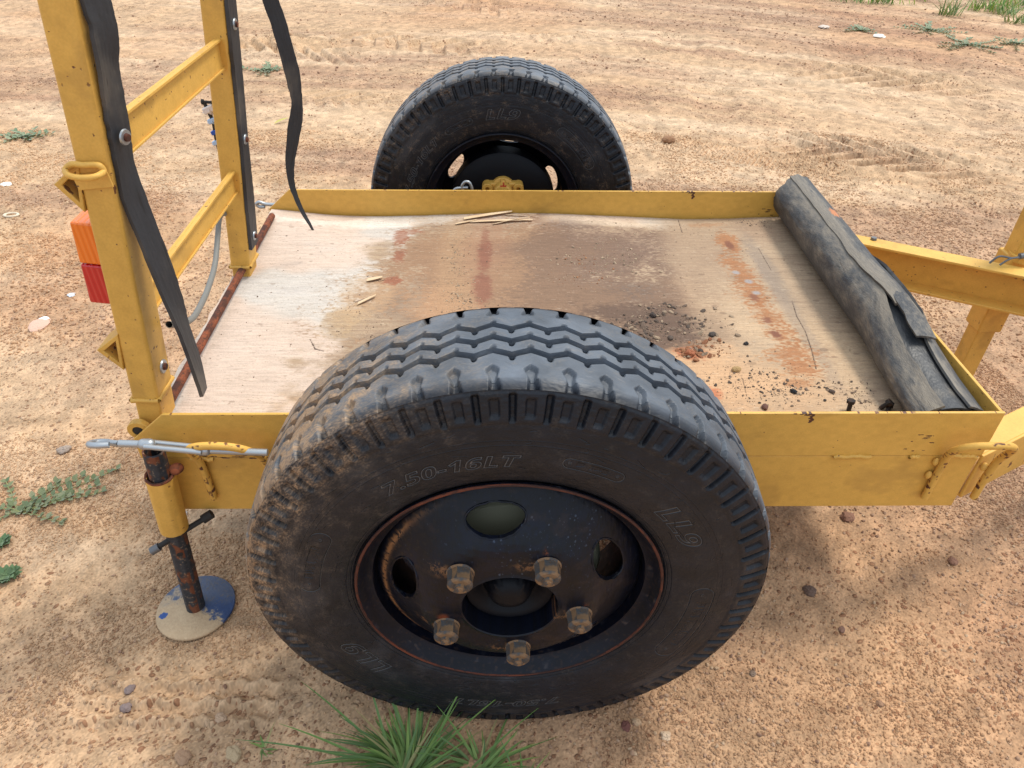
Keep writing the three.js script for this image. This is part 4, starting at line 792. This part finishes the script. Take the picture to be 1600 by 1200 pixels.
// ---- things that lie on or in the trailer
{ // old rubber belting rolled up against the front panel: three torn layers
  const roll = group('rubber_roll'); tag(roll, 'split black rubber belting rolled up against the front panel of the trailer bed', 'rubber roll');
  const rollTex = (seed, dust, cut) => dataTex(512, 1024, (x, y) => { const n = fbm(x / 512 * 7 + seed, y / 1024 * 24, 4096, 6) * .7 + .3 * fbm(x / 512 * 3 + seed, y / 1024 * 5, 4096, 3), f = fbm(x * .06, y * .06 + seed, 4096, 4), e = vn(x * .5, y * .5, 4096), s = fbm(x * .05 + y * .03 + seed, y * .012 - x * .01, 4096, 3); let c = mix3([36, 38, 42], [64, 64, 66], f * .5 + s * .5); const u = x / 512; const d = sstep(.72 - dust * .75, 1.02 - dust * .55, (n - .5) * .6 + .5 + (e - .5) * .14 + (f - .5) * .12 + (u - .5) * cut); c = mix3(c, mix3([108, 99, 88], [162, 145, 120], f * .6 + n * .4), d * .78); c = mix3(c, [186, 114, 66], sstep(.045, .03, Math.hypot((u - (seed === 2 ? .75 : .1)) * .18, (y / 1024 - .36)) + (f - .5) * .05) * (seed === 2 || seed === 7 ? 1 : 0)); return c; });
  const rollBump = dataTex(256, 512, (x, y) => .5 + .5 * (fbm(x * .03125, y * .03125, 8, 5) - .5) + .12 * (vn(x * .5, y * .5, 128) - .5), { srgb: false });
  const rm = (seed, dust, cut) => std({ map: rollTex(seed, dust, cut), bumpMap: rollBump, bumpScale: .004, roughness: .48 });
  const axis = z => [.7985 - .020 * (z + 1.2), .0565]; // centre x and radius
  // cross section: angle 180 at the left foot of the roll, 90 on top, 0 towards the front panel
  const layer = (name, mat, z0, z1, a0, a1, rad, th, nz = 90, na = 26) => {
    const P = [], U = [], I = [], n1 = na + 1, off = n1 * (nz + 1);
    for (let s = 0; s < 2; s++) for (let j = 0; j <= nz; j++) for (let i = 0; i <= na; i++) {
      const z = mix(z0, z1, j / nz), A = a0(z), B = a1(z), a = mix(A, B, i / na) * Math.PI / 180, [cx, R] = axis(z);
      let r = R + rad(z, a * 180 / Math.PI) - s * th + .0035 * (wn(z * 9 + rad(0, 0) * 800, a * 2, 3) - .5);
      let zz = z; if (j === 0) zz += (wn(a * 5, z0 * 3, 3) - .5) * .03;
      const sq = 1 - .36 * sstep(-.62, -.32, z); P.push(cx + Math.cos(a) * r * (.97 + (1 - sq) * .35), FY + .0015 + (.0555 + Math.sin(a) * r * 1.02) * sq, zz); U.push(i / na, j / nz);
    }
    for (let j = 0; j < nz; j++) for (let i = 0; i < na; i++) { const A = j * n1 + i, B = A + 1, C = A + n1, D = C + 1; I.push(A, B, C, B, D, C, A + off, C + off, B + off, B + off, C + off, D + off); }
    for (let i = 0; i < na; i++) for (const j of [0, nz]) { const A = j * n1 + i, B = A + 1; I.push(A, A + off, B, B, A + off, B + off); }
    for (let j = 0; j < nz; j++) for (const i of [0, na]) { const A = j * n1 + i, B = A + n1; I.push(A, B, A + off, B, B + off, A + off); }
    const g = new THREE.BufferGeometry(); g.setAttribute('position', new THREE.Float32BufferAttribute(P, 3)); g.setAttribute('uv', new THREE.Float32BufferAttribute(U, 2)); g.setIndex(I);
    mat.side = THREE.DoubleSide; return mesh(name, toCreasedNormals(g, .7), mat, roll);
  };
  const w = (z, k, a) => (wn(z * 14 + k, k, 3) - .5) * a;
  layer('inner_layer', rm(1, .35, 0), -1.20, -.288, z => 262, z => -20, () => -.010, .006);
  layer('outer_layer', rm(5, .50, .45), -1.205, -.286, z => 236, z => 104 + w(z, 3, 10) + 14 * sstep(-.62, -.50, z) * sstep(-.36, -.46, z) + 9 * sstep(-.50, -.30, z), (z, a) => .0005 + .006 * sstep(-.7, -.5, z) * sstep(125, 100, a), .006);
  layer('top_layer', rm(2, .74, -.7), -1.215, -.555, z => 112 + w(z, 9, 8) - 10 * sstep(-.75, -.56, z), z => 64 + w(z, 14, 6), (z, a) => .004 + .004 * sstep(-.8, -.6, z), .006);
  layer('flap', rm(7, .24, -.6), -1.21, -.285, z => 72 + w(z, 20, 7) - 26 * sstep(-.80, -.70, z) * sstep(-.46, -.58, z), z => -34 + 30 * sstep(-.46, -.36, z), (z, a) => .0015 + .012 * sstep(-.80, -.70, z) * sstep(-.46, -.56, z) * sstep(30, 50, a), .006);
  layer('torn_tongue', rm(11, .5, .1), -.66, -.46, z => 96 + w(z, 30, 12), z => 62 + w(z, 33, 10), z => .0065 + .006 * sstep(-.62, -.5, z), .005, 40, 14);
}
{ // galvanised turnbuckle lying through the rear rope hook
  const t = group('turnbuckle'); tag(t, 'galvanised turnbuckle with open hook lying through the yellow rope hook above the jack', 'turnbuckle');
  const z = -.2265, P = (u, v) => atZ(u, v, z), a = P(186, 693), b = P(216, 692), c = P(229, 694), d = P(318, 703), e = P(418, 707);
  mesh('threaded_rod', join(cyl(a, c, .0062, .0062, 16)), steel, t);
  mesh('rod', join(cyl(d, e, .006, .006, 16)), steel, t);
  const h0 = P(186, 693), q = (dx, dz) => h0.clone().add(V(dx, dz * .55, dz * .9));
  mesh('open_hook', boxUV(tube([h0, q(-.012, -.004), q(-.026, -.013), q(-.041, -.012), q(-.047, 0), q(-.040, .012), q(-.026, .015), q(-.010, .011)], .0055, 50, 10)), steel, t);
  const n = V(0, .3, 1).normalize(), o = .0085;
  mesh('frame_bar', join(cyl(c.clone().addScaledVector(n, o), d.clone().addScaledVector(n, o), .0048, .0048, 12)), steel, t);
  mesh('frame_bar', join(cyl(c.clone().addScaledVector(n, -o), d.clone().addScaledVector(n, -o), .0048, .0048, 12)), steel, t);
  const cap = (p) => { const g = new THREE.CapsuleGeometry(.0095, .010, 6, 14).rotateZ(Math.PI / 2).translate(p.x, p.y, p.z); return boxUV(g); };
  mesh('frame_end', cap(c), steel, t); mesh('frame_end', cap(d), steel, t);
}
{ // far side: a shackle above the panel and the hook of a second turnbuckle
  const s = group('shackle'); tag(s, 'small grey steel shackle resting on the far side panel before the wheel', 'shackle');
  const z = ZF - .03, P = (u, v) => atZ(u, v, z);
  mesh('bow', boxUV(tube([P(724, 300), P(722, 290), P(727, 284), P(733, 285), P(737, 293), P(738, 301)], .0042, 40, 9)), steel, s);
  mesh('pin', boxUV(tube([P(707, 300), P(712, 295), P(722, 293.5), P(731, 293)], .0042, 24, 9)), steel, s);
  const t = group('turnbuckle'); tag(t, 'steel hook end sticking out past the far rear corner of the trailer', 'turnbuckle'); const zz = ZF - .03, Q = (u, v) => atZ(u, v, zz);
  mesh('open_hook', boxUV(tube([Q(428, 320), Q(415, 319), Q(404, 316), Q(401, 319), Q(405, 323), Q(414, 323)], .005, 40, 9)), steel, t); mesh('rod', join(cyl(Q(428, 320), Q(470, 322), .006)), steel, t);
}
{ // bolts, crumbs and rust flakes on the floor
  const bolt = (u, v, turn, tilt, label) => { const g = group('bolt'); tag(g, label, 'bolt', 'loose bolts on the trailer floor'); const p = atY(u, v, FY); g.position.set(p.x, floorY(p.x, p.z) + .002, p.z); g.rotation.set(tilt, turn, 0, 'YXZ'); g.scale.setScalar(.68); const m = std({ map: nutTex, color: 0x6b5a50, roughness: .75, bumpMap: rustBump, bumpScale: .001 }); mesh('head', boxUV(toCreasedNormals(new THREE.CylinderGeometry(.0115, .0115, .009, 6).translate(0, .028, 0).toNonIndexed(), .4), 5), m, g); mesh('shank', boxUV(new THREE.CylinderGeometry(.0062, .0062, .026, 16).translate(0, .012, 0), 5), m, g); };
  bolt(1326, 641, .3, -.1, 'rusty hexagon bolt standing on its thread on the plywood floor'); bolt(1376, 638, 1.2, .55, 'rusty bolt leaning beside the rubber roll'); bolt(1386, 645, 2.6, 1.2, 'rusty bolt lying on its side against the rubber roll');
  const r = mulberry(91), list = [];
  const heap = (u, v, sx, sz, n, s0, s1, pal) => { const c = atY(u, v, FY); for (let i = 0; i < n; i++) { const q = () => (r() + r() + r() - 1.5) * 1.3, x = c.x + q() * sx, z = c.z + q() * sz; if (x > .74 || z > -.31 || z < -1.2) continue; if (wn(x * 38 + u, z * 38, 3) < .36 + .2 * r()) continue; list.push([x, z, mix(s0, s1, Math.pow(r(), 7)), r() < .3 ? 2 : pal]); } };
  heap(1040, 500, .09, .06, 630, .0009, .0043, 0); heap(1010, 515, .05, .04, 180, .0015, .0058, 0); heap(1100, 545, .04, .03, 135, .0011, .0058, 1); heap(1080, 552, .02, .015, 60, .0023, .0065, 1); heap(950, 400, .09, .07, 390, .0008, .0032, 2); heap(910, 420, .08, .06, 240, .0008, .0029, 1); heap(1180, 600, .14, .07, 780, .0006, .0029, 0); heap(1330, 620, .05, .05, 240, .0006, .0029, 0); heap(1240, 615, .1, .03, 300, .0008, .0029, 0);
  heap(715, 430, .03, .22, 630, .0006, .0023, 2); heap(735, 480, .03, .1, 180, .0006, .0022, 2); heap(560, 500, .06, .1, 240, .0006, .0020, 2); heap(900, 450, .6, .4, 1350, .0005, .0017, 2); heap(500, 460, .3, .35, 390, .0005, .0016, 0); heap(1050, 360, .3, .05, 180, .0008, .0022, 2); heap(1180, 345, .05, .03, 90, .0008, .0029, 0);
  const base = boxUV(roughen(new THREE.IcosahedronGeometry(1, 1), .6, 1.4, 9)), im = new THREE.InstancedMesh(base, stoneMat, list.length), m = new THREE.Matrix4(), Q = new THREE.Quaternion(), e = new THREE.Euler(), c = new THREE.Color();
  list.forEach(([x, z, s, pal], i) => { Q.setFromEuler(e.set(r() * .6, r() * 6, r() * .6)); m.compose(V(x, floorY(x, z) + s * .3, z), Q, V(s * (.8 + r() * 1.1), s * (.4 + r() * .4), s * (.8 + r() * .4))); im.setMatrixAt(i, m); const k = pal === 0 ? mix3([.06, .045, .036], [.22, .145, .10], r()) : pal === 1 ? mix3([.26, .10, .045], [.40, .19, .09], r()) : mix3([.16, .105, .07], [.52, .38, .25], r()); im.setColorAt(i, c.setRGB(...k)); });
  im.name = 'debris'; im.castShadow = im.receiveShadow = true; scene.add(im); tag(im, 'crumbs of dirt, bark and rust strewn over the plywood floor', 'debris', null, 'stuff');
  const lump = (u, v, s, col, label, name = 'dirt_clod', gr = 'clods on the trailer floor', cat = 'clod') => { const p = atY(u, v, FY); const g = roughen(new THREE.IcosahedronGeometry(1, 3), .7, 1.6, u * .1); g.scale(s, s * .55, s * .75); const o = mesh(name, boxUV(g, 8), std({ color: new THREE.Color(...col), roughness: .95, bumpMap: rustBump, bumpScale: .002 })); o.position.set(p.x, floorY(p.x, p.z) + s * .35, p.z); o.rotation.y = u; tag(o, label, cat, gr); };
  lump(1078, 553, .0125, [.30, .10, .045], 'orange-red rust clod on the floor by the near tyre', 'rust_flake'); lump(1095, 548, .007, [.06, .045, .035], 'small black clod just behind the orange-red rust clod'); lump(1113, 522, .0085, [.07, .055, .045], 'dark flat clod on the plywood between tyre and rust streak'); lump(1166, 536, .006, [.03, .027, .027], 'single black pellet beside the orange rust streak'); lump(1150, 578, .009, [.36, .23, .10], 'tan wood chip lying in the dark crumbs', 'wood_chip'); lump(1240, 612, .0075, [.02, .02, .022], 'black shiny clod close to the near side panel'); lump(1195, 637, .008, [.12, .055, .04], 'dark red-brown flake against the near side panel'); lump(1020, 492, .009, [.05, .035, .028], 'dark bark piece in the heap of crumbs behind the near tyre', 'bark_piece'); lump(1300, 612, .006, [.09, .06, .045], 'brown splinter of bark near the standing bolt', 'bark_piece');
}

tick('things');
// ------------------------------------------------------------------ plants and loose stones
const leafMat = (hex) => new THREE.MeshPhysicalMaterial({ color: hex, roughness: .75, transmission: .25, thickness: 0, side: THREE.DoubleSide, vertexColors: true });
const bladeMat = leafMat(0xffffff);
function blades(list) {                                           // list: base, heading, length, width, lean, droop, colour, tip colour
  const P = [], C = [], I = [];
  for (const { b, h, L, w, lean, droop, c, t, twist = 0 } of list) {
    const n = 7, o = P.length / 3, dx = Math.cos(h), dz = Math.sin(h); let p = b.clone(), ang = lean;
    for (let i = 0; i <= n; i++) {
      const q = i / n, ww = w * (q < .15 ? .6 + q * 2.6 : 1) * Math.pow(1 - q, .75) + .0002, tw = twist * q, sx = -dz * Math.cos(tw), sz = dx * Math.cos(tw), sy = Math.sin(tw), col = mix3(c, t, Math.pow(q, 1.5));
      for (const k of [-1, 0, 1]) { P.push(p.x + sx * ww * k, Math.max(.002, p.y + sy * ww * k + (k ? ww * .35 : 0)), p.z + sz * ww * k); C.push(...col.map(v => v * (k ? 1 : .85))); }
      if (i < n) for (const k of [0, 1]) { const A = o + i * 3 + k, B = A + 1, D = A + 3, E = D + 1; I.push(A, D, B, B, D, E); }
      ang += droop / n; p = p.clone().add(V(dx * Math.sin(ang), Math.cos(ang), dz * Math.sin(ang)).multiplyScalar(L / n));
    }
  }
  const g = new THREE.BufferGeometry(); g.setAttribute('position', new THREE.Float32BufferAttribute(P, 3)); g.setAttribute('color', new THREE.Float32BufferAttribute(C, 3)); g.setIndex(I); g.computeVertexNormals(); return g;
}
const GREENS = [[.10, .22, .035], [.14, .28, .045], [.07, .17, .045], [.20, .32, .055], [.085, .19, .055]], STRAW = [.42, .32, .14];
function tuft(x, z, n, L0, L1, w, seed, label, opts = {}) {
  const r = mulberry(seed), list = [], y = groundH(x, z);
  for (let i = 0; i < n; i++) {
    const a = r() * TAU, q = r(), dry = r() < (opts.dry ?? .14), c = dry ? STRAW : GREENS[r() * 5 | 0], rad = (opts.spread ?? .02) * Math.sqrt(r());
    list.push({ b: V(Math.cos(a + 1) * rad, 0, Math.sin(a + 1) * rad), h: a, L: mix(L0, L1, Math.pow(r(), 1.4)), w: w * (.6 + r() * .7), lean: mix(opts.lean0 ?? .15, opts.lean1 ?? 1.1, q), droop: mix(.2, opts.droop ?? 1.2, r()), c: mix3([.30, .38, .14], c, .55), t: c, twist: (r() - .5) * 1.2 });
  }
  for (const e of opts.extra ?? []) list.push(e);
  const g = group('grass_tuft'); g.position.set(x, y, z); tag(g, label, 'grass', opts.group);
  mesh('blades', blades(list), bladeMat, g); return g;
}
{
  const long = (dx, dz, h, L, w, lean, droop, k = 0) => ({ b: V(dx, 0, dz), h, L, w, lean, droop, c: [.16, .27, .07], t: GREENS[k], twist: .3 });
  tuft(-.185, .088, 240, .05, .15, .0032, 5, 'large green grass tuft growing against the foot of the near tyre', { spread: .035, lean0: .25, lean1: 1.35, droop: .9, extra: [long(0, 0, 3.75, .24, .003, .95, .6), long(-.02, 0, 3.45, .21, .003, 1.05, .5, 1), long(-.03, -.01, 3.25, .26, .0028, 1.15, .45, 2), long(-.03, .01, 3.05, .24, .0028, 1.2, .4), long(.04, 0, -.9, .22, .0028, .5, .5, 1), long(.03, 0, -.5, .22, .0028, .8, .4, 3), long(-.01, 0, 4.3, .2, .003, .7, .5, 4), long(-.05, .01, 2.95, .22, .0026, 1.25, .35, 2)] });
  tuft(-.062, .085, 60, .04, .13, .0030, 15, 'smaller green grass tuft under the lowest wheel nut of the near wheel', { spread: .03, lean0: .3, lean1: 1.35, droop: .8, extra: [long(0, 0, -.55, .16, .0024, .9, .4, 1), long(.02, 0, -.25, .14, .0022, 1.1, .3, 0)] });
  tuft(.012, .11, 16, .03, .09, .0022, 25, 'sparse grass sprig beyond the smaller tuft on the sand', { spread: .02, lean0: .5, lean1: 1.4, droop: .6 });
  tuft(-.43, .045, 9, .02, .05, .0022, 35, 'tiny grass seedling on bare sand between tyre print and tyre', { spread: .006, lean0: .5, lean1: 1.2, droop: .6 });
  // far grass at the edge of the yard
  const far = [[1482, 24, 60, .10, .28, 'upright bright grass clump at the edge of the yard'], [1567, 22, 46, .08, .24, 'yellow-green grass clump in front of the far verge'], [1588, 36, 40, .08, .2, 'grey-green grass clump standing farthest out on the sand'], [1376, 3, 30, .08, .2, 'low grass clump at the tip of the far verge'], [1535, 14, 40, .08, .2, 'short grass clump between two taller clumps on the verge']];
  far.forEach(([u, v, n, a, b, label], i) => { const p = atY(u, v, 0); tuft(p.x, p.z, n, a, b, .006, 50 + i, label, { spread: .09, lean0: .1, lean1: .8, droop: .9, group: 'grass clumps along the far verge' }); });
  // the verge itself
  const r = mulberry(8), base = blades([{ b: V(0, 0, 0), h: 0, L: .2, w: .006, lean: .2, droop: .8, c: [.9, .95, .8], t: [1, 1, 1] }, { b: V(.02, 0, .02), h: 2.1, L: .15, w: .006, lean: .5, droop: .8, c: [.9, .95, .8], t: [1, 1, 1] }, { b: V(-.02, 0, .01), h: 4.2, L: .17, w: .006, lean: .4, droop: .9, c: [.9, .95, .8], t: [1, 1, 1] }]);
  const pos = []; for (let i = 0; i < 26000 && pos.length < 9000; i++) { const z = mix(-6.5, -14, Math.pow(r(), 1.3)), x = mix(2.6, 12, r()), edge = 3.2 - (z + 6.6) * .25 * -1; const lim = mix(4.1, 2.7, sstep(-6.4, -7.6, z)) + (wn(x * 1.2, z * 1.2, 3) - .5) * 1.6; if (x < lim) continue; if (wn(x * 2.2 + 4, z * 2.2, 3) < .42 - .2 * sstep(-6.8, -8, z)) continue; pos.push([x, z]); }
  const im = new THREE.InstancedMesh(base, bladeMat, pos.length), m = new THREE.Matrix4(), Q = new THREE.Quaternion(), c = new THREE.Color();
  pos.forEach(([x, z], i) => { Q.setFromAxisAngle(V(0, 1, 0), r() * TAU); const s = .4 + r() * .9; m.compose(V(x, groundH(x, z), z), Q, V(s, s, s)); im.setMatrixAt(i, m); const k = GREENS[r() * 5 | 0]; im.setColorAt(i, c.setRGB(k[0] * 1.6, k[1] * 1.4, k[2] * 1.5)); });
  im.name = 'grass'; im.castShadow = im.receiveShadow = true; scene.add(im); tag(im, 'short green grass covering the verge at the far corner of the yard', 'grass', null, 'stuff');
}
// creeping weeds: stems along the ground with small leaves in pairs
function leafShape(L, w) { const P = [], C = [], I = []; const n = 5; for (let i = 0; i <= n; i++) { const q = i / n, ww = w * Math.sin(Math.PI * Math.pow(q, .8)) + .0002; for (const k of [-1, 0, 1]) { P.push(L * q, .0015 * Math.sin(q * 3) + (k ? ww * .3 : 0), ww * k); C.push(1, 1, 1); } if (i < n) for (const k of [0, 1]) { const A = i * 3 + k, B = A + 1, D = A + 3, E = D + 1; I.push(A, B, D, B, E, D); } } const g = new THREE.BufferGeometry(); g.setAttribute('position', new THREE.Float32BufferAttribute(P, 3)); g.setAttribute('color', new THREE.Float32BufferAttribute(C, 3)); g.setIndex(I); g.computeVertexNormals(); return g; }
const stemMat = std({ color: new THREE.Color(.24, .26, .10), roughness: .8 });
function weed(x, z, stems, L, leaf, seed, label, cols, grp) {
  const r = mulberry(seed), g = group('creeping_weed'); g.position.set(x, groundH(x, z), z); tag(g, label, 'weed', grp);
  const leaves = [], st = []; const proto = leafShape(1, .32);
  const put = (p, a, s, lift) => { const q = proto.clone(); q.scale(s, s, s).rotateZ(lift).rotateY(-a).translate(p.x, p.y, p.z); const c = cols[r() * cols.length | 0], n = q.attributes.color; for (let i = 0; i < n.count; i++) n.setXYZ(i, c[0], c[1], c[2]); leaves.push(q); };
  stems.forEach(([a, len]) => {
    const pts = [V(0, .004, 0)]; let h = a, p = pts[0]; const n = 7; for (let i = 0; i < n; i++) { h += (r() - .5) * .35; p = p.clone().add(V(Math.cos(h) * len / n, 0, Math.sin(h) * len / n)); p.y = groundH(x + p.x, z + p.z) - g.position.y + .004 + r() * .003; pts.push(p); }
    if (len > .02) st.push(tube(pts, .0012, 30, 5));
    const cv = new THREE.CatmullRomCurve3(pts), k = Math.max(3, Math.round(len / (leaf * 1.05))); for (let i = 0; i <= k; i++) { const q = cv.getPoint(i / k), tn = cv.getTangent(i / k), aa = Math.atan2(tn.z, tn.x); const m = i === k ? 4 : 2 + (r() * 2 | 0); for (let j = 0; j < m; j++) put(q, aa + (j % 2 ? 1 : -1) * (.5 + r() * .9) * (i === k ? .8 : 1), leaf * (.6 + r() * .6), .1 + r() * .5); }
  });
  if (st.length) mesh('stems', mergeGeometries(st), stemMat, g);
  mesh('foliage', mergeGeometries(leaves), bladeMat, g);
}
{
  const g1 = [[.17, .21, .09], [.22, .25, .12], [.27, .29, .16], [.14, .19, .09]], g2 = [[.10, .18, .07], [.14, .22, .09], [.09, .15, .06]], g3 = [[.18, .25, .14], [.24, .29, .17], [.28, .32, .19]];
  const at = (u, v) => atY(u, v, 0);
  let p = at(30, 800); weed(p.x, p.z, [[-.75, .22], [-.15, .17], [-.45, .18], [.1, .12], [-1.2, .15], [2.6, .1], [-2.2, .12], [-.9, .10], [-.3, .10], [3.4, .1]], .1, .018, 3, 'dusty pale green creeper sprawling over bare sand beside the jack', g1);
  p = at(14, 902); weed(p.x, p.z, [[0, .012], [1, .012], [2, .014], [3, .012], [4, .012], [5, .014]], .1, .017, 7, 'larger green leaf rosette on the sand beside the pale creeper', g2, 'leaf rosettes');
  p = at(2, 850); weed(p.x, p.z, [[0, .01], [1.4, .01], [-1.2, .01], [-.3, .014]], .1, .015, 9, 'tiny green rosette between the pale creeper and the larger leaf rosette', g2, 'leaf rosettes');
  const mats = [[1510, 70, .24, 'green mat of low weeds on the far sand before the verge'], [1450, 47, .26, 'wide grey-green weed patch just before the far verge'], [1590, 70, .18, 'thin weed patch near the grey-green grass clump'], [418, 108, .14, 'lone green weed patch behind the hanging rubber strip'], [42, 211, .10, 'faint green weed sprout on the sand beyond the tail lamp'], [1345, 47, .12, 'small weed sprout on the sand beyond the front stand']];
  mats.forEach(([u, v, R, label], i) => { const q = at(u, v), r = mulberry(60 + i); weed(q.x, q.z, Array.from({ length: 12 }, (_, k) => [k / 12 * TAU + r(), R * (.4 + r() * .9)]), .1, .026, 80 + i, label, g3, 'low weed patches on the far sand'); });
}
{ // stones and litter one can point at
  const stone = (u, v, s, col, label, name = 'stone', flat = .65, cat = 'stone', grp = 'loose stones on the sand') => { const p = atY(u, v, 0), g = roughen(new THREE.IcosahedronGeometry(1, 3), .75, 1.5, u * .03 + v * .01); g.scale(s * 1.2, s * flat, s); const o = mesh(name, boxUV(g, 6), std({ color: new THREE.Color(...col), roughness: .92, bumpMap: rustBump, bumpScale: .0025 })); o.position.set(p.x, groundH(p.x, p.z) + s * flat * .45, p.z); o.rotation.y = u + v; tag(o, label, cat, grp); };
  const R = [.24, .12, .075], D = [.14, .085, .06], T = [.45, .29, .17];
  stone(1265, 924, .013, D, 'dark brown stone on the sand right under the near side panel'); stone(1324, 810, .014, R, 'reddish brown stone in the shade under the trailer side'); stone(1488, 879, .0095, R, 'small red-brown stone on open sand below the front rope hook'); stone(1044, 223, .03, [.27, .14, .07], 'lone red-brown rock on the far sand beyond the far wheel'); stone(978, 1135, .008, [.16, .06, .045], 'dark red pebble on the sand just below the near tyre'); stone(1040, 1150, .0085, [.5, .36, .24], 'pale tan pebble below the dark red pebble'); stone(995, 1128, .007, T, 'tan pebble next to the dark red pebble'); stone(102, 706, .013, [.34, .27, .22], 'grey angular stone above the tip of the pale creeper');
  stone(1176, 1052, .006, [.2, .14, .1], 'small dark pebble below the rim of the near tyre, on trampled sand'); stone(288, 1185, .012, [.33, .2, .12], 'brown pebble on the sand beside the tiny seedling'); stone(345, 1122, .009, [.42, .28, .18], 'tan pebble at the edge of the tyre print'); stone(202, 1075, .009, [.2, .15, .14], 'grey-violet pebble at the end of the tyre print'); stone(196, 1105, .009, [.2, .15, .14], 'second grey-violet pebble at the end of the tyre print'); stone(290, 805, .006, [.7, .66, .6], 'white chip of stone behind the jack'); stone(365, 1180, .013, [.40, .29, .17], 'greenish tan pebble by the tiny grass seedling'); stone(1375, 1100, .006, [.3, .17, .1], 'red-brown pebble out on the gravelly sand'); stone(1315, 985, .006, [.24, .13, .09], 'brown pebble on the sand below the dark brown stone');
  stone(70, 502, .012, [.82, .8, .78], 'white crumpled scrap on the sand behind the post', 'paper_scrap', .5, 'litter', 'litter on the sand'); stone(112, 463, .011, [.75, .8, .86], 'pale blue plastic scrap near the tail lamp', 'plastic_scrap', .5, 'litter', 'litter on the sand'); stone(62, 511, .030, [.62, .40, .30], 'flat pinkish stone beside the white scrap', 'stone', .25); stone(10, 291, .02, [.78, .76, .72], 'white scrap lying on the far sand behind the post', 'paper_scrap', .35, 'litter', 'litter on the sand'); stone(1374, 57, .045, [.75, .70, .62], 'pale flat litter on the far sand below the weed sprout', 'plastic_scrap', .25, 'litter', 'litter on the sand'); stone(1287, 43, .04, [.6, .5, .42], 'grey flat stone on the far sand', 'stone', .3);
  const q = atY(19, 339, .003); const ring = new THREE.TorusGeometry(.022, .005, 8, 30).rotateX(Math.PI / 2).scale(1.2, 1, .8); const o = mesh('plastic_ring', boxUV(ring), std({ color: 0xd8c7ad, roughness: .6 })); o.position.set(q.x, groundH(q.x, q.z) + .004, q.z); tag(o, 'small pale plastic ring lying on the sand beyond the tail lamp', 'litter', 'litter on the sand');
  const yl = atY(428, 194, 0), lf = mesh('dry_leaf', leafShape(.09, .012).rotateZ(.2).rotateY(.6), (() => { const m = leafMat(0xffffff); m.color.setRGB(.55, .5, .12); return m; })()); lf.position.set(yl.x, groundH(yl.x, yl.z) + .004, yl.z); tag(lf, 'narrow yellow leaf on the sand between the far post and hanging strip', 'leaf');
}
renderer.render(scene, camera);
